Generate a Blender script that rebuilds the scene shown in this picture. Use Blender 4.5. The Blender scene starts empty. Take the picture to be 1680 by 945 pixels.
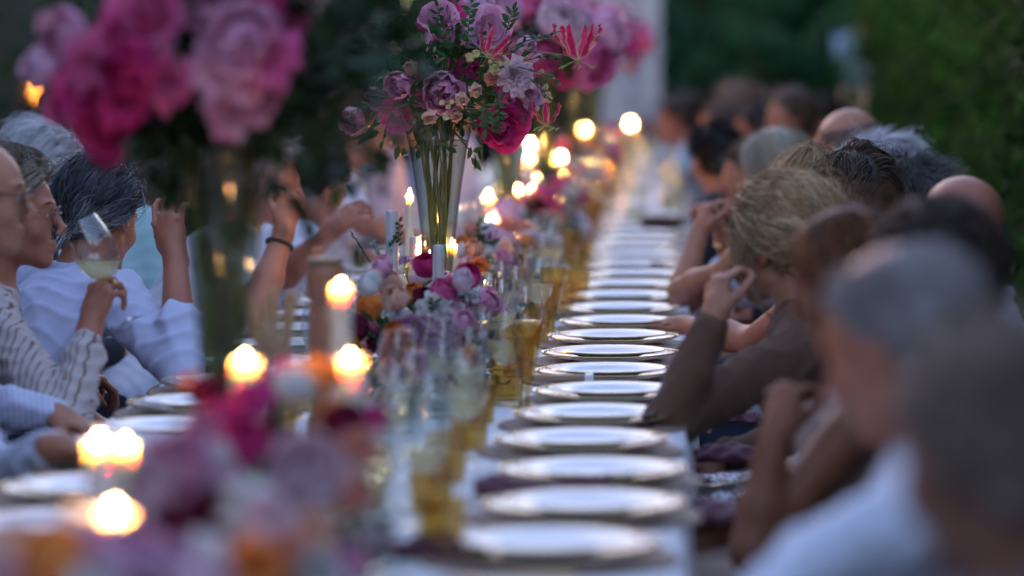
import bpy, math, random
import numpy as np
from math import sin, cos, pi, radians as rad
random.seed(7); rng = np.random.default_rng(7)
S = bpy.context.scene
# ------------------------------------------------------------------ camera
FP = 6300.0                      # focal length in photo pixels (135 mm on 36 mm / 1680 px)
CH = 1.55                        # camera height
cd = bpy.data.cameras.new('camera'); cam = bpy.data.objects.new('camera', cd)
S.collection.objects.link(cam); S.camera = cam
cam.location = (0, 0, CH); cam.rotation_euler = (rad(90), 0, 0)
cd.sensor_width = 36; cd.lens = 135
cd.shift_x = -300/1680; cd.shift_y = -422.5/1680
cd.clip_start = .1; cd.clip_end = 400
cd.dof.use_dof = True; cd.dof.focus_distance = 9.15; cd.dof.aperture_fstop = 1.75
# ------------------------------------------------------------------ sky and sun (dusk)
W = bpy.data.worlds.new('World'); S.world = W; W.use_nodes = True
wn = W.node_tree.nodes; bgn = wn['Background']
sky = wn.new('ShaderNodeTexSky'); sky.sky_type = 'NISHITA'; sky.sun_disc = False
SUN_EL, SUN_AZ = rad(3), rad(-38)
sky.sun_elevation = SUN_EL; sky.sun_rotation = SUN_AZ
sky.altitude = 0; sky.air_density = 1.0; sky.dust_density = 1.0; sky.ozone_density = 2.0
sky.ozone_density = 1.6
tint = wn.new('ShaderNodeMix'); tint.data_type = 'RGBA'; tint.blend_type = 'MULTIPLY'; tint.inputs[0].default_value = 1
tint.inputs[7].default_value = (1.02, .85, 1.0, 1)      # cool white balance of the photograph, the same in every direction
W.node_tree.links.new(sky.outputs[0], tint.inputs[6]); W.node_tree.links.new(tint.outputs[2], bgn.inputs[0]); bgn.inputs[1].default_value = .15
sl = bpy.data.lights.new('sun', 'SUN'); so = bpy.data.objects.new('sun', sl); S.collection.objects.link(so)
sl.energy = .04; sl.angle = rad(30); sl.color = (1, .86, .8)
so.rotation_euler = (rad(90-14), 0, rad(180)-SUN_AZ); so.location = (0, 0, 20)
S.view_settings.view_transform = 'Standard'; S.view_settings.look = 'None'
S.view_settings.exposure = 3.6; S.view_settings.gamma = 1
S.render.engine = 'CYCLES'
cy = S.cycles
cy.use_denoising = True
try: cy.denoiser = 'OPENIMAGEDENOISE'
except Exception: pass
cy.max_bounces = 8; cy.transparent_max_bounces = 24; cy.transmission_bounces = 8; cy.diffuse_bounces = 3; cy.glossy_bounces = 4
cy.sample_clamp_indirect = 12.0; cy.caustics_refractive = False; cy.caustics_reflective = False
cy.use_adaptive_sampling = True; cy.adaptive_threshold = .015
# ------------------------------------------------------------------ helpers
def PX(px, py, d):               # where a spot of the photograph stands, d metres down the table
    return np.array(((px-1140)*d/FP, d, CH-(py-50)*d/FP))
def vec(*a): return np.array(a, float)
def nrm(v): v = np.asarray(v, float); return v/max(np.linalg.norm(v), 1e-9)
COL = S.collection
def tag(o, label=None, cat=None, group=None, kind=None):
    if label: o['label'] = label
    if cat: o['category'] = cat
    if group: o['group'] = group
    if kind: o['kind'] = kind
    return o
def empty(name, loc=(0, 0, 0), rz=0):
    o = bpy.data.objects.new(name, None); o.location = loc; o.rotation_euler = (0, 0, rz)
    o.empty_display_size = .05; COL.objects.link(o); return o
def link(name, me, mat=None, parent=None, loc=None):
    o = bpy.data.objects.new(name, me)
    if mat is not None:
        if not me.materials: me.materials.append(mat)
    if parent is not None: o.parent = parent
    if loc is not None: o.location = loc
    COL.objects.link(o); return o
def mesh(name, V, F, smooth=True, col=None):
    V = np.asarray(V, np.float32).reshape(-1, 3)
    me = bpy.data.meshes.new(name)
    if isinstance(F, np.ndarray):
        n, k = F.shape
        me.vertices.add(len(V)); me.vertices.foreach_set('co', V.ravel())
        me.loops.add(n*k); me.loops.foreach_set('vertex_index', F.astype(np.int32).ravel())
        me.polygons.add(n); me.polygons.foreach_set('loop_start', np.arange(0, n*k, k, dtype=np.int32))
        try: me.polygons.foreach_set('loop_total', np.full(n, k, np.int32))
        except Exception: pass
        me.update(calc_edges=True)
    else:
        me.from_pydata([tuple(map(float, v)) for v in V], [], F); me.update()
    me.polygons.foreach_set('use_smooth', [bool(smooth)]*len(me.polygons))
    if col is not None:
        a = me.color_attributes.new('Col', 'FLOAT_COLOR', 'POINT')
        c = np.ones((len(V), 4), np.float32); c[:, :3] = col; a.data.foreach_set('color', c.ravel())
    return me
def copy_tree(o, parent=None):
    c = o.copy(); COL.objects.link(c)
    if parent is not None: c.parent = parent
    for ch in list(o.children): copy_tree(ch, c)
    return c
class MB:                        # collects simple shapes into one mesh
    def __init__(s): s.V = []; s.F = []
    def add(s, V, F):
        b = len(s.V); s.V += [tuple(v) for v in V]; s.F += [tuple(i+b for i in f) for f in F]; return s
    def box(s, c, d, R=None, bev=0.0):
        c = np.array(c, float); h = np.array(d, float)/2; R = np.eye(3) if R is None else R
        b = min(bev, h.min()*.9)
        if b <= 0:
            V = [c+R@(h*np.array(q)) for q in ((-1,-1,-1),(1,-1,-1),(1,1,-1),(-1,1,-1),(-1,-1,1),(1,-1,1),(1,1,1),(-1,1,1))]
            return s.add(V, [(0,3,2,1),(4,5,6,7),(0,1,5,4),(1,2,6,5),(2,3,7,6),(3,0,4,7)])
        V = []; hx, hy, hz = h
        for z, e in ((-hz, b), (-hz+b, 0), (hz-b, 0), (hz, b)):
            for x, y in ((-hx+b,-hy+e),(hx-b,-hy+e),(hx-e,-hy+b),(hx-e,hy-b),(hx-b,hy-e),(-hx+b,hy-e),(-hx+e,hy-b),(-hx+e,-hy+b)):
                V.append(c+R@np.array((x, y, z)))
        F = [tuple(range(7,-1,-1)), tuple(range(24,32))]
        for k in range(3):
            for i in range(8): F.append((k*8+i, k*8+(i+1)%8, k*8+8+(i+1)%8, k*8+8+i))
        return s.add(V, F)
    def tube(s, pts, r, n=6, cap=True):
        pts = [np.array(p, float) for p in pts]; m = len(pts)
        rs = [r]*m if np.isscalar(r) else list(r); V = []; F = []
        t = nrm(pts[1]-pts[0]); u = nrm(np.cross(t, (0,0,1) if abs(t[2]) < .9 else (1,0,0)))
        for i in range(m):
            t = nrm(pts[min(i+1, m-1)]-pts[max(i-1, 0)]); u = nrm(u-t*np.dot(u, t)); w = np.cross(t, u)
            for k in range(n):
                a = 2*pi*k/n; V.append(pts[i]+rs[i]*(cos(a)*u+sin(a)*w))
        for i in range(m-1):
            for k in range(n): F.append((i*n+k, i*n+(k+1)%n, (i+1)*n+(k+1)%n, (i+1)*n+k))
        if cap: F += [tuple(range(n-1,-1,-1)), tuple(range((m-1)*n, m*n))]
        return s.add(V, F)
    def lathe(s, prof, n=32, c=(0,0,0), R=None, fn=None):
        c = np.array(c, float); R = np.eye(3) if R is None else R; V = []; F = []; m = len(prof)
        for (r, z) in prof:
            for k in range(n):
                a = 2*pi*k/n; rr = r*(fn(a, z) if fn else 1)
                V.append(c+R@np.array((rr*cos(a), rr*sin(a), z)))
        for i in range(m-1):
            for k in range(n): F.append((i*n+k, i*n+(k+1)%n, (i+1)*n+(k+1)%n, (i+1)*n+k))
        loop = prof[0] == prof[-1]
        if prof[0][0] > 1e-5 and not loop: F.append(tuple(range(n-1,-1,-1)))
        if prof[-1][0] > 1e-5 and not loop: F.append(tuple(range((m-1)*n, m*n)))
        return s.add(V, F)
    def build(s, name, mat, parent=None, smooth=True, loc=None):
        me = mesh(name, s.V, s.F, smooth)
        o = link(name, me, mat, parent, loc)
        if smooth:
            try: me.set_sharp_from_angle(angle=rad(50))
            except Exception: pass
        return o
def frame(z, x=(1, 0, 0)):       # rotation whose third column is z
    z = nrm(z); x = np.array(x, float); x = x-z*np.dot(x, z)
    if np.linalg.norm(x) < 1e-4: x = np.cross(z, (0, 1, 0))
    x = nrm(x); return np.stack([x, np.cross(z, x), z], 1)
# ------------------------------------------------------------------ materials
def lin(c): return tuple(((v/255)/12.92 if v/255 <= .04045 else ((v/255+.055)/1.055)**2.4) for v in c)
def mat(name, c=(.5,.5,.5), rough=.6, metal=0, spec=.5, **kw):
    m = bpy.data.materials.new(name); m.use_nodes = True; nt = m.node_tree; b = nt.nodes['Principled BSDF']
    b.inputs['Base Color'].default_value = (*c, 1); b.inputs['Roughness'].default_value = rough
    b.inputs['Metallic'].default_value = metal; b.inputs['Specular IOR Level'].default_value = spec
    for k, v in kw.items():
        key = {'trans':'Transmission Weight','ior':'IOR','sss':'Subsurface Weight','sheen':'Sheen Weight','coat':'Coat Weight','ssscale':'Subsurface Scale'}.get(k)
        if key: b.inputs[key].default_value = v
    if 'ssr' in kw: b.inputs['Subsurface Radius'].default_value = kw['ssr']
    def tex(scale, det=3, ty='ShaderNodeTexNoise', sc3=None, coord='Object'):
        tc = nt.nodes.new('ShaderNodeTexCoord'); n = nt.nodes.new(ty)
        src = tc.outputs[coord]
        if sc3:
            mp = nt.nodes.new('ShaderNodeMapping'); mp.inputs['Scale'].default_value = sc3
            nt.links.new(src, mp.inputs[0]); src = mp.outputs[0]
        nt.links.new(src, n.inputs['Vector']); n.inputs['Scale'].default_value = scale
        if ty == 'ShaderNodeTexNoise': n.inputs['Detail'].default_value = det
        return n
    if 'c2' in kw:               # second colour of the thing itself, mottled
        n = tex(kw.get('cs', 20), sc3=kw.get('csc'))
        r = nt.nodes.new('ShaderNodeValToRGB'); r.color_ramp.elements[0].color = (*c, 1); r.color_ramp.elements[1].color = (*kw['c2'], 1)
        r.color_ramp.elements[0].position = kw.get('p0', .35); r.color_ramp.elements[1].position = kw.get('p1', .65)
        nt.links.new(n.outputs[0], r.inputs[0]); nt.links.new(r.outputs[0], b.inputs['Base Color'])
    if 'attr' in kw:
        a = nt.nodes.new('ShaderNodeAttribute'); a.attribute_name = 'Col'; nt.links.new(a.outputs['Color'], b.inputs['Base Color'])
    if 'bump' in kw:
        s, st, dist = kw['bump']; n = tex(s, 4, sc3=kw.get('bsc')); bp = nt.nodes.new('ShaderNodeBump')
        bp.inputs['Strength'].default_value = st; bp.inputs['Distance'].default_value = dist
        nt.links.new(n.outputs[0], bp.inputs['Height']); nt.links.new(bp.outputs[0], b.inputs['Normal'])
    if 'translucent' in kw:
        t = nt.nodes.new('ShaderNodeBsdfTranslucent'); mx = nt.nodes.new('ShaderNodeMixShader'); mx.inputs[0].default_value = kw['translucent']
        l = b.inputs['Base Color'].links
        if l: nt.links.new(l[0].from_socket, t.inputs[0])
        else: t.inputs[0].default_value = (*c, 1)
        nt.links.new(b.outputs[0], mx.inputs[1]); nt.links.new(t.outputs[0], mx.inputs[2]); nt.links.new(mx.outputs[0], nt.nodes['Material Output'].inputs[0])
    return m
def emis(name, c, s):
    m = bpy.data.materials.new(name); m.use_nodes = True; nt = m.node_tree; nt.nodes.clear()
    o = nt.nodes.new('ShaderNodeOutputMaterial'); e = nt.nodes.new('ShaderNodeEmission'); tr = nt.nodes.new('ShaderNodeBsdfTransparent'); ad = nt.nodes.new('ShaderNodeAddShader')
    e.inputs[0].default_value = (*c, 1); e.inputs[1].default_value = s; nt.links.new(e.outputs[0], ad.inputs[0]); nt.links.new(tr.outputs[0], ad.inputs[1]); nt.links.new(ad.outputs[0], o.inputs[0]); return m
def fresnel(nt, ior):             # same surface reflection seen from either side of a thin wall
    f = nt.nodes.new('ShaderNodeFresnel'); g = nt.nodes.new('ShaderNodeNewGeometry'); m = nt.nodes.new('ShaderNodeMath'); m.operation = 'MULTIPLY_ADD'
    m.inputs[1].default_value = 1/ior-ior; m.inputs[2].default_value = ior
    nt.links.new(g.outputs['Backfacing'], m.inputs[0]); nt.links.new(m.outputs[0], f.inputs[0]); return f
def thin_glass(name, tint=(1, 1, 1), rough=.02, refl=1.0):
    m = bpy.data.materials.new(name); m.use_nodes = True; nt = m.node_tree; nt.nodes.clear()
    o = nt.nodes.new('ShaderNodeOutputMaterial'); t = nt.nodes.new('ShaderNodeBsdfTransparent'); g = nt.nodes.new('ShaderNodeBsdfGlossy')
    f = fresnel(nt, 1.5); mx = nt.nodes.new('ShaderNodeMixShader')
    t.inputs[0].default_value = (*tint, 1); g.inputs[0].default_value = (refl, refl, refl, 1); g.inputs['Roughness'].default_value = rough
    nt.links.new(f.outputs[0], mx.inputs[0]); nt.links.new(t.outputs[0], mx.inputs[1]); nt.links.new(g.outputs[0], mx.inputs[2]); nt.links.new(mx.outputs[0], o.inputs[0]); return m
def liquid(name, tint, diff, fr=.25, ior=1.33, rough=.03, bump=None):
    # coloured see-through body: tinted passage, a little inner scatter, mirror-like surface
    m = bpy.data.materials.new(name); m.use_nodes = True; nt = m.node_tree; nt.nodes.clear(); N = nt.nodes.new; Lk = nt.links.new
    o = N('ShaderNodeOutputMaterial'); t = N('ShaderNodeBsdfTransparent'); g = N('ShaderNodeBsdfGlossy'); d = N('ShaderNodeBsdfTranslucent'); d2 = N('ShaderNodeBsdfDiffuse')
    f = fresnel(nt, ior); mx = N('ShaderNodeMixShader'); m1 = N('ShaderNodeMixShader'); m2 = N('ShaderNodeMixShader')
    t.inputs[0].default_value = (*tint, 1); d.inputs[0].default_value = (*diff, 1); d2.inputs[0].default_value = (*diff, 1); g.inputs['Roughness'].default_value = rough
    m1.inputs[0].default_value = .4; Lk(d.outputs[0], m1.inputs[1]); Lk(d2.outputs[0], m1.inputs[2])
    m2.inputs[0].default_value = fr; Lk(t.outputs[0], m2.inputs[1]); Lk(m1.outputs[0], m2.inputs[2])
    Lk(f.outputs[0], mx.inputs[0]); Lk(m2.outputs[0], mx.inputs[1]); Lk(g.outputs[0], mx.inputs[2]); Lk(mx.outputs[0], o.inputs[0]); return m
M = {}
M['cloth_white'] = mat('white_linen', (.82,.82,.84), .75, bump=(90,.25,.002), sheen=.2)
M['porcelain'] = mat('porcelain', (.88,.88,.9), .3, spec=.35)
M['gold'] = mat('gold', (.75,.5,.2), .22, 1)
M['glass'] = thin_glass('clear_glass', (.975,.985,.98))
M['glass_ch'] = liquid('charger_glass', (.96,.97,.97), (.75,.78,.8), .25, 1.35, .12)
M['wine'] = liquid('white_wine', (.95,.9,.66), (.88,.82,.58), .45)
M['amber'] = liquid('amber_glass', (.96,.84,.52), (.5,.32,.1), .13, 1.55, .03)
M['vase_glass'] = thin_glass('vase_glass', (.95,.96,.94), .05, .45)
M['stem_dark'] = mat('stem_brown', (.07,.065,.025), .6, c2=(.13,.09,.04), cs=30)
M['water'] = liquid('vase_water', (.80,.86,.80), (.3,.36,.32), .06)
M['sequin'] = mat('sequin_cloth', (.5,.4,.35), .35, .6)
_nt = M['sequin'].node_tree; _v = _nt.nodes.new('ShaderNodeTexVoronoi'); _v.inputs['Scale'].default_value = 170; _tc = _nt.nodes.new('ShaderNodeTexCoord'); _nt.links.new(_tc.outputs['Object'], _v.inputs['Vector'])
_r = _nt.nodes.new('ShaderNodeValToRGB'); _r.color_ramp.elements[0].color = (.25,.17,.15,1); _r.color_ramp.elements[1].color = (.9,.85,.85,1); _r.color_ramp.elements[0].position = .35; _r.color_ramp.elements[1].position = .75
_s = _nt.nodes.new('ShaderNodeSeparateColor'); _nt.links.new(_v.outputs['Color'], _s.inputs[0]); _nt.links.new(_s.outputs[0], _r.inputs[0]); _nt.links.new(_r.outputs[0], _nt.nodes['Principled BSDF'].inputs['Base Color'])
_b = _nt.nodes.new('ShaderNodeBump'); _b.inputs['Strength'].default_value = 1; _b.inputs['Distance'].default_value = .004; _nt.links.new(_s.outputs[1], _b.inputs['Height']); _nt.links.new(_b.outputs[0], _nt.nodes['Principled BSDF'].inputs['Normal'])
M['rattan'] = mat('rattan', (.2,.13,.1), .7, c2=(.36,.25,.18), cs=90)
M['maroon'] = mat('maroon_linen', (.09,.012,.03), .85, sheen=.3, bump=(60,.3,.003))
M['kraft'] = mat('kraft_paper', (.42,.27,.16), .7)
M['wax'] = mat('candle_wax', (.86,.74,.6), .45, sss=1.0, ssscale=.05, ssr=(1,.5,.25))
M['wick'] = mat('wick', (.02,.018,.015), .9)
M['flame'] = emis('candle_flame', (1, .46, .15), 30)
M['flame_core'] = emis('candle_flame_core', (1, .8, .5), 90)
M['wood_dark'] = mat('dark_wood', (.07,.03,.022), .5, c2=(.12,.055,.035), cs=8, csc=(1,1,8))
M['wood_orange'] = mat('turned_wood', (.5,.2,.1), .5, c2=(.4,.15,.07), cs=12, csc=(1,1,.2))
M['breadstick'] = mat('breadstick', (.62,.36,.16), .7, c2=(.72,.5,.28), cs=60)
M['white_paint'] = mat('white_paint', (.72,.74,.78), .4, bump=(200,.05,.001))
M['leaf'] = mat('leaf_green', (.03,.085,.025), .5, spec=.2, c2=(.05,.13,.04), cs=9, translucent=.25)
M['leaf_dark'] = mat('leaf_dark_green', (.015,.035,.014), .5, spec=.2, c2=(.025,.055,.022), cs=9, translucent=.2)
M['leaf2'] = mat('leaf_grey_green', (.045,.085,.05), .5, spec=.2, c2=(.07,.12,.065), cs=9, translucent=.25)
M['stem'] = mat('stem_green', (.12,.16,.035), .5, c2=(.22,.22,.06), cs=30)
M['pollen'] = mat('stamen', (.35,.4,.1), .6)
M['bark'] = mat('bark', (.07,.05,.035), .9, c2=(.12,.09,.06), cs=12, csc=(3,3,.6), bump=(14,.6,.02))
M['silver'] = mat('silver', (.7,.7,.72), .2, 1)
M['black'] = mat('black_plastic', (.015,.013,.014), .3)
# ================================================================== the setting
def foliage(n, sampler, size, cols, flat=.0):
    """n small leaves; sampler(n) gives positions and outward normals"""
    P, N = sampler(n)
    N = N+rng.normal(0, .75, P.shape); N /= np.linalg.norm(N, axis=1)[:, None]
    A = np.cross(N, rng.normal(0, 1, P.shape)); A /= np.linalg.norm(A, axis=1)[:, None]; B = np.cross(N, A)
    s = (size*rng.uniform(.6, 1.4, n))[:, None]
    V = np.stack([P-A*s, P+B*s*.42-N*s*.1, P+A*s, P-B*s*.42-N*s*.1], 1).reshape(-1, 3)
    F = np.arange(4*n, dtype=np.int32).reshape(-1, 4)
    c = np.array(cols)[rng.integers(0, len(cols), n)]*rng.uniform(.7, 1.3, (n, 1)); c = np.repeat(c, 4, 0)
    return V, F, c
M['foliage'] = mat('foliage', attr=1, rough=.75, spec=.08, translucent=.3)
g = mesh('ground', [(-150,-60,0),(150,-60,0),(150,300,0),(-150,300,0)], [(0,1,2,3)], False)
tag(link('ground', g, mat('lawn_ground', (.035,.05,.02), .95, c2=(.07,.065,.035), cs=3, bump=(30,.6,.03))), kind='structure')
# gravel strip the table stands on
g = mesh('gravel_path', [(-2.4,1,.004),(1.0,1,.004),(1.0,30,.004),(-2.4,30,.004)], [(0,1,2,3)], False)
tag(link('path', g, mat('gravel', (.16,.15,.14), .95, c2=(.27,.26,.24), cs=120, bump=(160,.8,.01))), kind='structure')
# clipped hedge on the right
def hedge(name, x0, x1, y0, y1, h, n, size, cols, label, face='x-'):
    t = empty(name, ((x0+x1)/2, (y0+y1)/2, 0)); tag(t, label, 'hedge')
    cx, cyy = (x0+x1)/2, (y0+y1)/2
    core = MB(); core.box((0,0,h/2-.05), (x1-x0-.3, y1-y0-.3, h-.1), bev=.15)
    core.build('dark_core', mat('hedge_inside', (.012,.018,.008), .95), t)  # solid near-black box filling the hedge behind its leaves
    def samp(n):
        side = rng.random(n); u = rng.random(n); v = rng.random(n)
        P = np.zeros((n,3)); N = np.zeros((n,3))
        L = y1-y0; Wd = x1-x0
        wl = L*h; wt = L*Wd; ws = Wd*h; tot = 2*wl*.75+wt+ws
        a = side*tot; 
        m = a < wl*1.2; P[m] = np.stack([np.full(m.sum(), x0-cx), (u[m]-.5)*L, v[m]*h], 1); N[m] = (-1,0,0)
        m2 = (a >= wl*1.2) & (a < wl*1.5); P[m2] = np.stack([np.full(m2.sum(), x1-cx), (u[m2]-.5)*L, v[m2]*h], 1); N[m2] = (1,0,0)
        m3 = (a >= wl*1.5) & (a < wl*1.5+wt); P[m3] = np.stack([(v[m3]-.5)*Wd, (u[m3]-.5)*L, np.full(m3.sum(), h)], 1); N[m3] = (0,0,1)
        m4 = a >= wl*1.5+wt; P[m4] = np.stack([(v[m4]-.5)*Wd, np.full(m4.sum(), -L/2), u[m4]*h], 1); N[m4] = (0,-1,0)
        bulge = .13*(np.sin(P[:,1]*1.9+P[:,2]*1.7)+np.sin(P[:,1]*5.1-P[:,2]*4.3+P[:,0]*3)*.7+np.sin(P[:,1]*9.3+P[:,2]*7.9+2*np.sin(P[:,1]*3))*.5)
        P += N*(bulge+rng.normal(0,.07,n)-.03)[:,None]
        return P, N
    V, F, c = foliage(n, samp, size, cols)
    pt = .5+.5*np.sin(V[:,1]*2.1+1.5*np.sin(V[:,2]*2.4+V[:,1]*.7))*np.sin(V[:,2]*3.1+V[:,1]*1.3); c = c*(.55+.9*pt)[:,None]      # patches of younger growth
    o = link('leaves', mesh('leaves', V, F, False, c), M['foliage'], t); o['kind'] = 'stuff'
    return t
GR = [(.018,.065,.012),(.028,.095,.016),(.055,.16,.025),(.010,.035,.008),(.08,.14,.025)]
hedge('hedge', 1.22, 2.3, 12.5, 26, 3.0, 70000, .028, GR, 'dense clipped green hedge running behind the guests on the right')
hedge_blocker = hedge('hedge', 1.3, 2.4, -7, 12.3, 3.0, 22000, .05, GR, 'unseen near stretch of green hedge added on the right to block side light')  # added out of view so that light falls more from above
DK = [(.012,.03,.014),(.02,.045,.02),(.03,.055,.022)]
hedge('hedge', -8, 7, -10.5, -9, 3.8, 16000, .09, DK, 'unseen tall dark hedge added behind the camera to block light')  # unseen, added to darken surfaces that face the camera
hedge('hedge', -4.4, -3.0, -5, 11.8, 3.6, 16000, .07, DK, 'unseen near stretch of dark hedge added on the left to block side light')  # out of view, added to cut low light from the left
hedge('hedge', -4.2, -2.9, 12, 36, 3.2, 28000, .06, DK, 'dark shadowy hedge behind the guests on the left')
hedge('hedge', -16, 7, 45, 46.2, 2.9, 30000, .09, DK, 'long dark hedge closing the far end of the garden')
def tree(x, y, h, cr, zc, n, size, cols, label, cat='tree', trunk=True, name='tree'):
    t = empty(name, (x, y, 0)); tag(t, label, cat)
    m = MB(); z0 = zc-cr[2]*.8
    base = [(0,0,-.1),(.03,.02,z0*.5),(0,.05,z0),(.05,0,zc)]
    m.tube(base, [.16*h/6,.12*h/6,.1*h/6,.05*h/6], 8)
    for k in range(9):
        a = k*2.4; r = cr[0]*.7; z1 = z0*.7+(zc-z0*.7)*k/9
        m.tube([(0,.03,z1),(cos(a)*r*.45,sin(a)*r*.45,z1+.45*cr[2]*.5),(cos(a)*r,sin(a)*r,z1+cr[2]*.75)],[.05*h/6,.03*h/6,.012*h/6],6)
    m.build('trunk', M['bark'], t)
    nc = 26; C = rng.normal(0,1,(nc,3)); C /= np.linalg.norm(C,axis=1)[:,None]; C *= rng.uniform(.35,.85,(nc,1)); C *= np.array(cr); C[:,2] += zc
    R = rng.uniform(.28,.5,nc)*min(cr)
    tint = rng.uniform(.65,1.4,nc)
    def samp(n):
        k = rng.integers(0,nc,n); D = rng.normal(0,1,(n,3)); D /= np.linalg.norm(D,axis=1)[:,None]
        return C[k]+D*(R[k]*rng.uniform(.6,1.08,n))[:,None], D
    V,F,c = foliage(n, samp, size, cols)
    o = link('crown', mesh('crown', V, F, False, c), M['foliage'], t); return t
FG = [(.025,.085,.04),(.035,.10,.045),(.02,.06,.03)]
OL = [(.11,.11,.02),(.06,.09,.02),(.2,.13,.02),(.05,.08,.02)]
for (x,y,h,cr,zc,n,s,cols,lab,cat) in [
    (1.0,40,3.5,(2.2,1.6,1.25),1.3,9000,.1,FG,'dark green tree straight beyond the far end of the table','tree'),
    (-2.2,42,3.5,(2.2,1.6,1.25),1.3,9000,.1,FG,'shadowy tree behind the pale column','tree'),
    (3.3,38,3.5,(1.7,1.5,1.25),1.3,9000,.09,[(.03,.08,.025),(.05,.1,.03)],'mid green tree between the dark tree and the hedge','tree'),
    (-5.4,40,3.5,(2.2,1.6,1.25),1.3,9000,.1,DK,'nearly black tree beyond the left row of guests','tree'),
    (-9.0,42,3.5,(2.6,1.6,1.25),1.3,8000,.12,DK,'nearly black tree at the far left of the garden','tree'),
    (6.5,40,4,(2.4,1.6,1.35),1.4,8000,.12,FG,'green tree rising behind the hedge','tree'),
    (2.05,28.6,3,(.7,.8,1.05),1.55,9000,.05,OL,'olive shrub with yellowing leaves at the far end of the hedge','shrub'),
    (2.6,31.5,3.2,(.9,.9,1.2),1.8,8000,.06,OL,'yellowing small tree behind the olive shrub','tree'),
    (.75,33,2,(1.1,.6,.95),.95,8000,.06,FG,'low dark bush between column and hedge','shrub'),
    (-1.9,34,2,(1.0,.6,1.0),1.0,7000,.06,DK,'low dark bush left of the pale column','shrub'),
    (-3.0,30,2.4,(1.2,.8,1.2),1.2,7000,.06,DK,'rounded dark bush behind the far left guests','shrub')]:
    tree(x,y,h,cr,zc,n,s,cols,lab,cat,name='tree' if cat=='tree' else 'shrub')
# pale block column at the end of the garden
t = empty('brick_column', (-.54, 31.5, 0)); tag(t, 'pale whitewashed brick column standing beyond the far end of the table', 'column')
mm = mat('whitewashed_brick', (.5,.46,.48), .85, c2=(.58,.53,.54), cs=6, bump=(25,.5,.01))
core = MB(); core.box((0,0,1.7),(.42,.42,3.4)); core.build('mortar', mat('mortar',(.4,.38,.42),.9), t)
bm_a = MB(); bm_a.box((0,0,0),(.235,.13,.072),bev=.006); meA = None
for k in range(40):
    z = .042+k*.084
    for (x, y) in ((-.125,-.19),(.125,-.19),(-.125,.19),(.125,.19)) if k%2==0 else ((-.19,-.125),(-.19,.125),(.19,-.125),(.19,.125)):
        if meA is None: o = bm_a.build('brick', mm, t); meA = o.data
        else: o = link('brick', meA, None, t)
        o.location = (x, y, z); o.rotation_euler = (0,0,0 if k%2==0 else pi/2)
        if k > 28 and (y > 0 and k%2==0): pass
cap = MB(); cap.box((0,0,3.45),(.62,.62,.09),bev=.02); cap.build('capstone', mm, t)
# pale sign on a post by the hedge
t = empty('sign_post', (1.2, 29.5, 0)); tag(t, 'pale blue two panel sign board on a post before the far trees', 'sign')
sp = mat('pale_blue_panel', (.35,.47,.58), .5)
m = MB(); m.tube([(.04,.03,-.02),(.04,.03,1.62)], .025, 8); m.build('post', M['silver'], t)
m = MB(); m.box((0,0,1.43),(.27,.03,.19),bev=.008); m.build('upper_panel', sp, t)
m = MB(); m.box((.05,0,1.2),(.17,.03,.17),bev=.008); m.build('lower_panel', sp, t)
# wooden easel behind the right-hand guests
t = empty('wooden_easel', (.82, 21.5, 0)); tag(t, 'tan wooden easel with two slanting uprights behind the far guests', 'easel')
ew = mat('easel_wood', (.42,.26,.15), .6, c2=(.34,.2,.11), cs=10, csc=(1,1,.2))
for (xa, xb) in ((-.22,.02),(-.1,.145)):
    m = MB(); R = frame((xb-xa,0,1.24)); m.box(((xa+xb)/2,0,.62),(.03,.05,1.27),R,bev=.004); m.build('upright', ew, t)
for z in (.35,.8): m = MB(); m.box((-.02+z*.05,.04,z),(.34,.02,.05),bev=.004); m.build('crossbar', ew, t)
m = MB(); m.tube([(.02,.05,1.12),(.05,.55,0)], .02, 6); m.build('rear_leg', ew, t)
m = MB(); m.box((-.02,.03,1.0),(.2,.012,.2),bev=.003); m.build('board', mat('easel_board',(.3,.16,.08),.6), t)
# two warm lanterns far back on the left
for (px, py, d, lab) in ((56,138,17.5,'small warm lantern glowing among the dark leaves at left'),(2,12,20,'warm lantern glimmer at the upper left corner')):
    p = PX(px, py, d); t = empty('lantern', (p[0], p[1], 0)); tag(t, lab, 'lantern')
    m = MB(); m.tube([(0,0,-.02),(0,0,p[2]-.1)], .015, 6); m.build('post', M['black'], t)
    m = MB(); m.lathe([(.05,p[2]-.1),(.055,p[2]-.09),(.02,p[2]-.085)],10); m.lathe([(.06,p[2]+.07),(.02,p[2]+.11),(.004,p[2]+.13)],10)
    for a in range(4): m.tube([(.045*cos(a*pi/2),.045*sin(a*pi/2),p[2]-.1),(.045*cos(a*pi/2),.045*sin(a*pi/2),p[2]+.08)],.004,4)
    m.build('cage', M['black'], t)
    m = MB(); m.lathe([(.001,p[2]-.08),(.016,p[2]-.05),(.014,p[2]-.01),(.001,p[2]+.04)],10); m.build('flame', emis('lantern_flame',(1,.30,.04),.55), t)
# ================================================================== table
TL, TR, TZ = -1.2, -.02, .75
Y0, Y1 = 2.6, 27.5
t = empty('dining_table', ((TL+TR)/2, (Y0+Y1)/2, 0)); tag(t, 'very long banquet table running away under a white cloth', 'table')
m = MB(); m.box((0,0,TZ-.022),(TR-TL-.02, Y1-Y0-.02, .035),bev=.005); m.build('tabletop', M['wood_dark'], t)
for k in range(12):
    for sx in (-1,1):
        m = MB(); m.box((sx*.5,-(Y1-Y0)/2+.35+k*2.19,.355),(.06,.06,.70),bev=.005); m.build('leg', M['wood_dark'], t)
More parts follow.
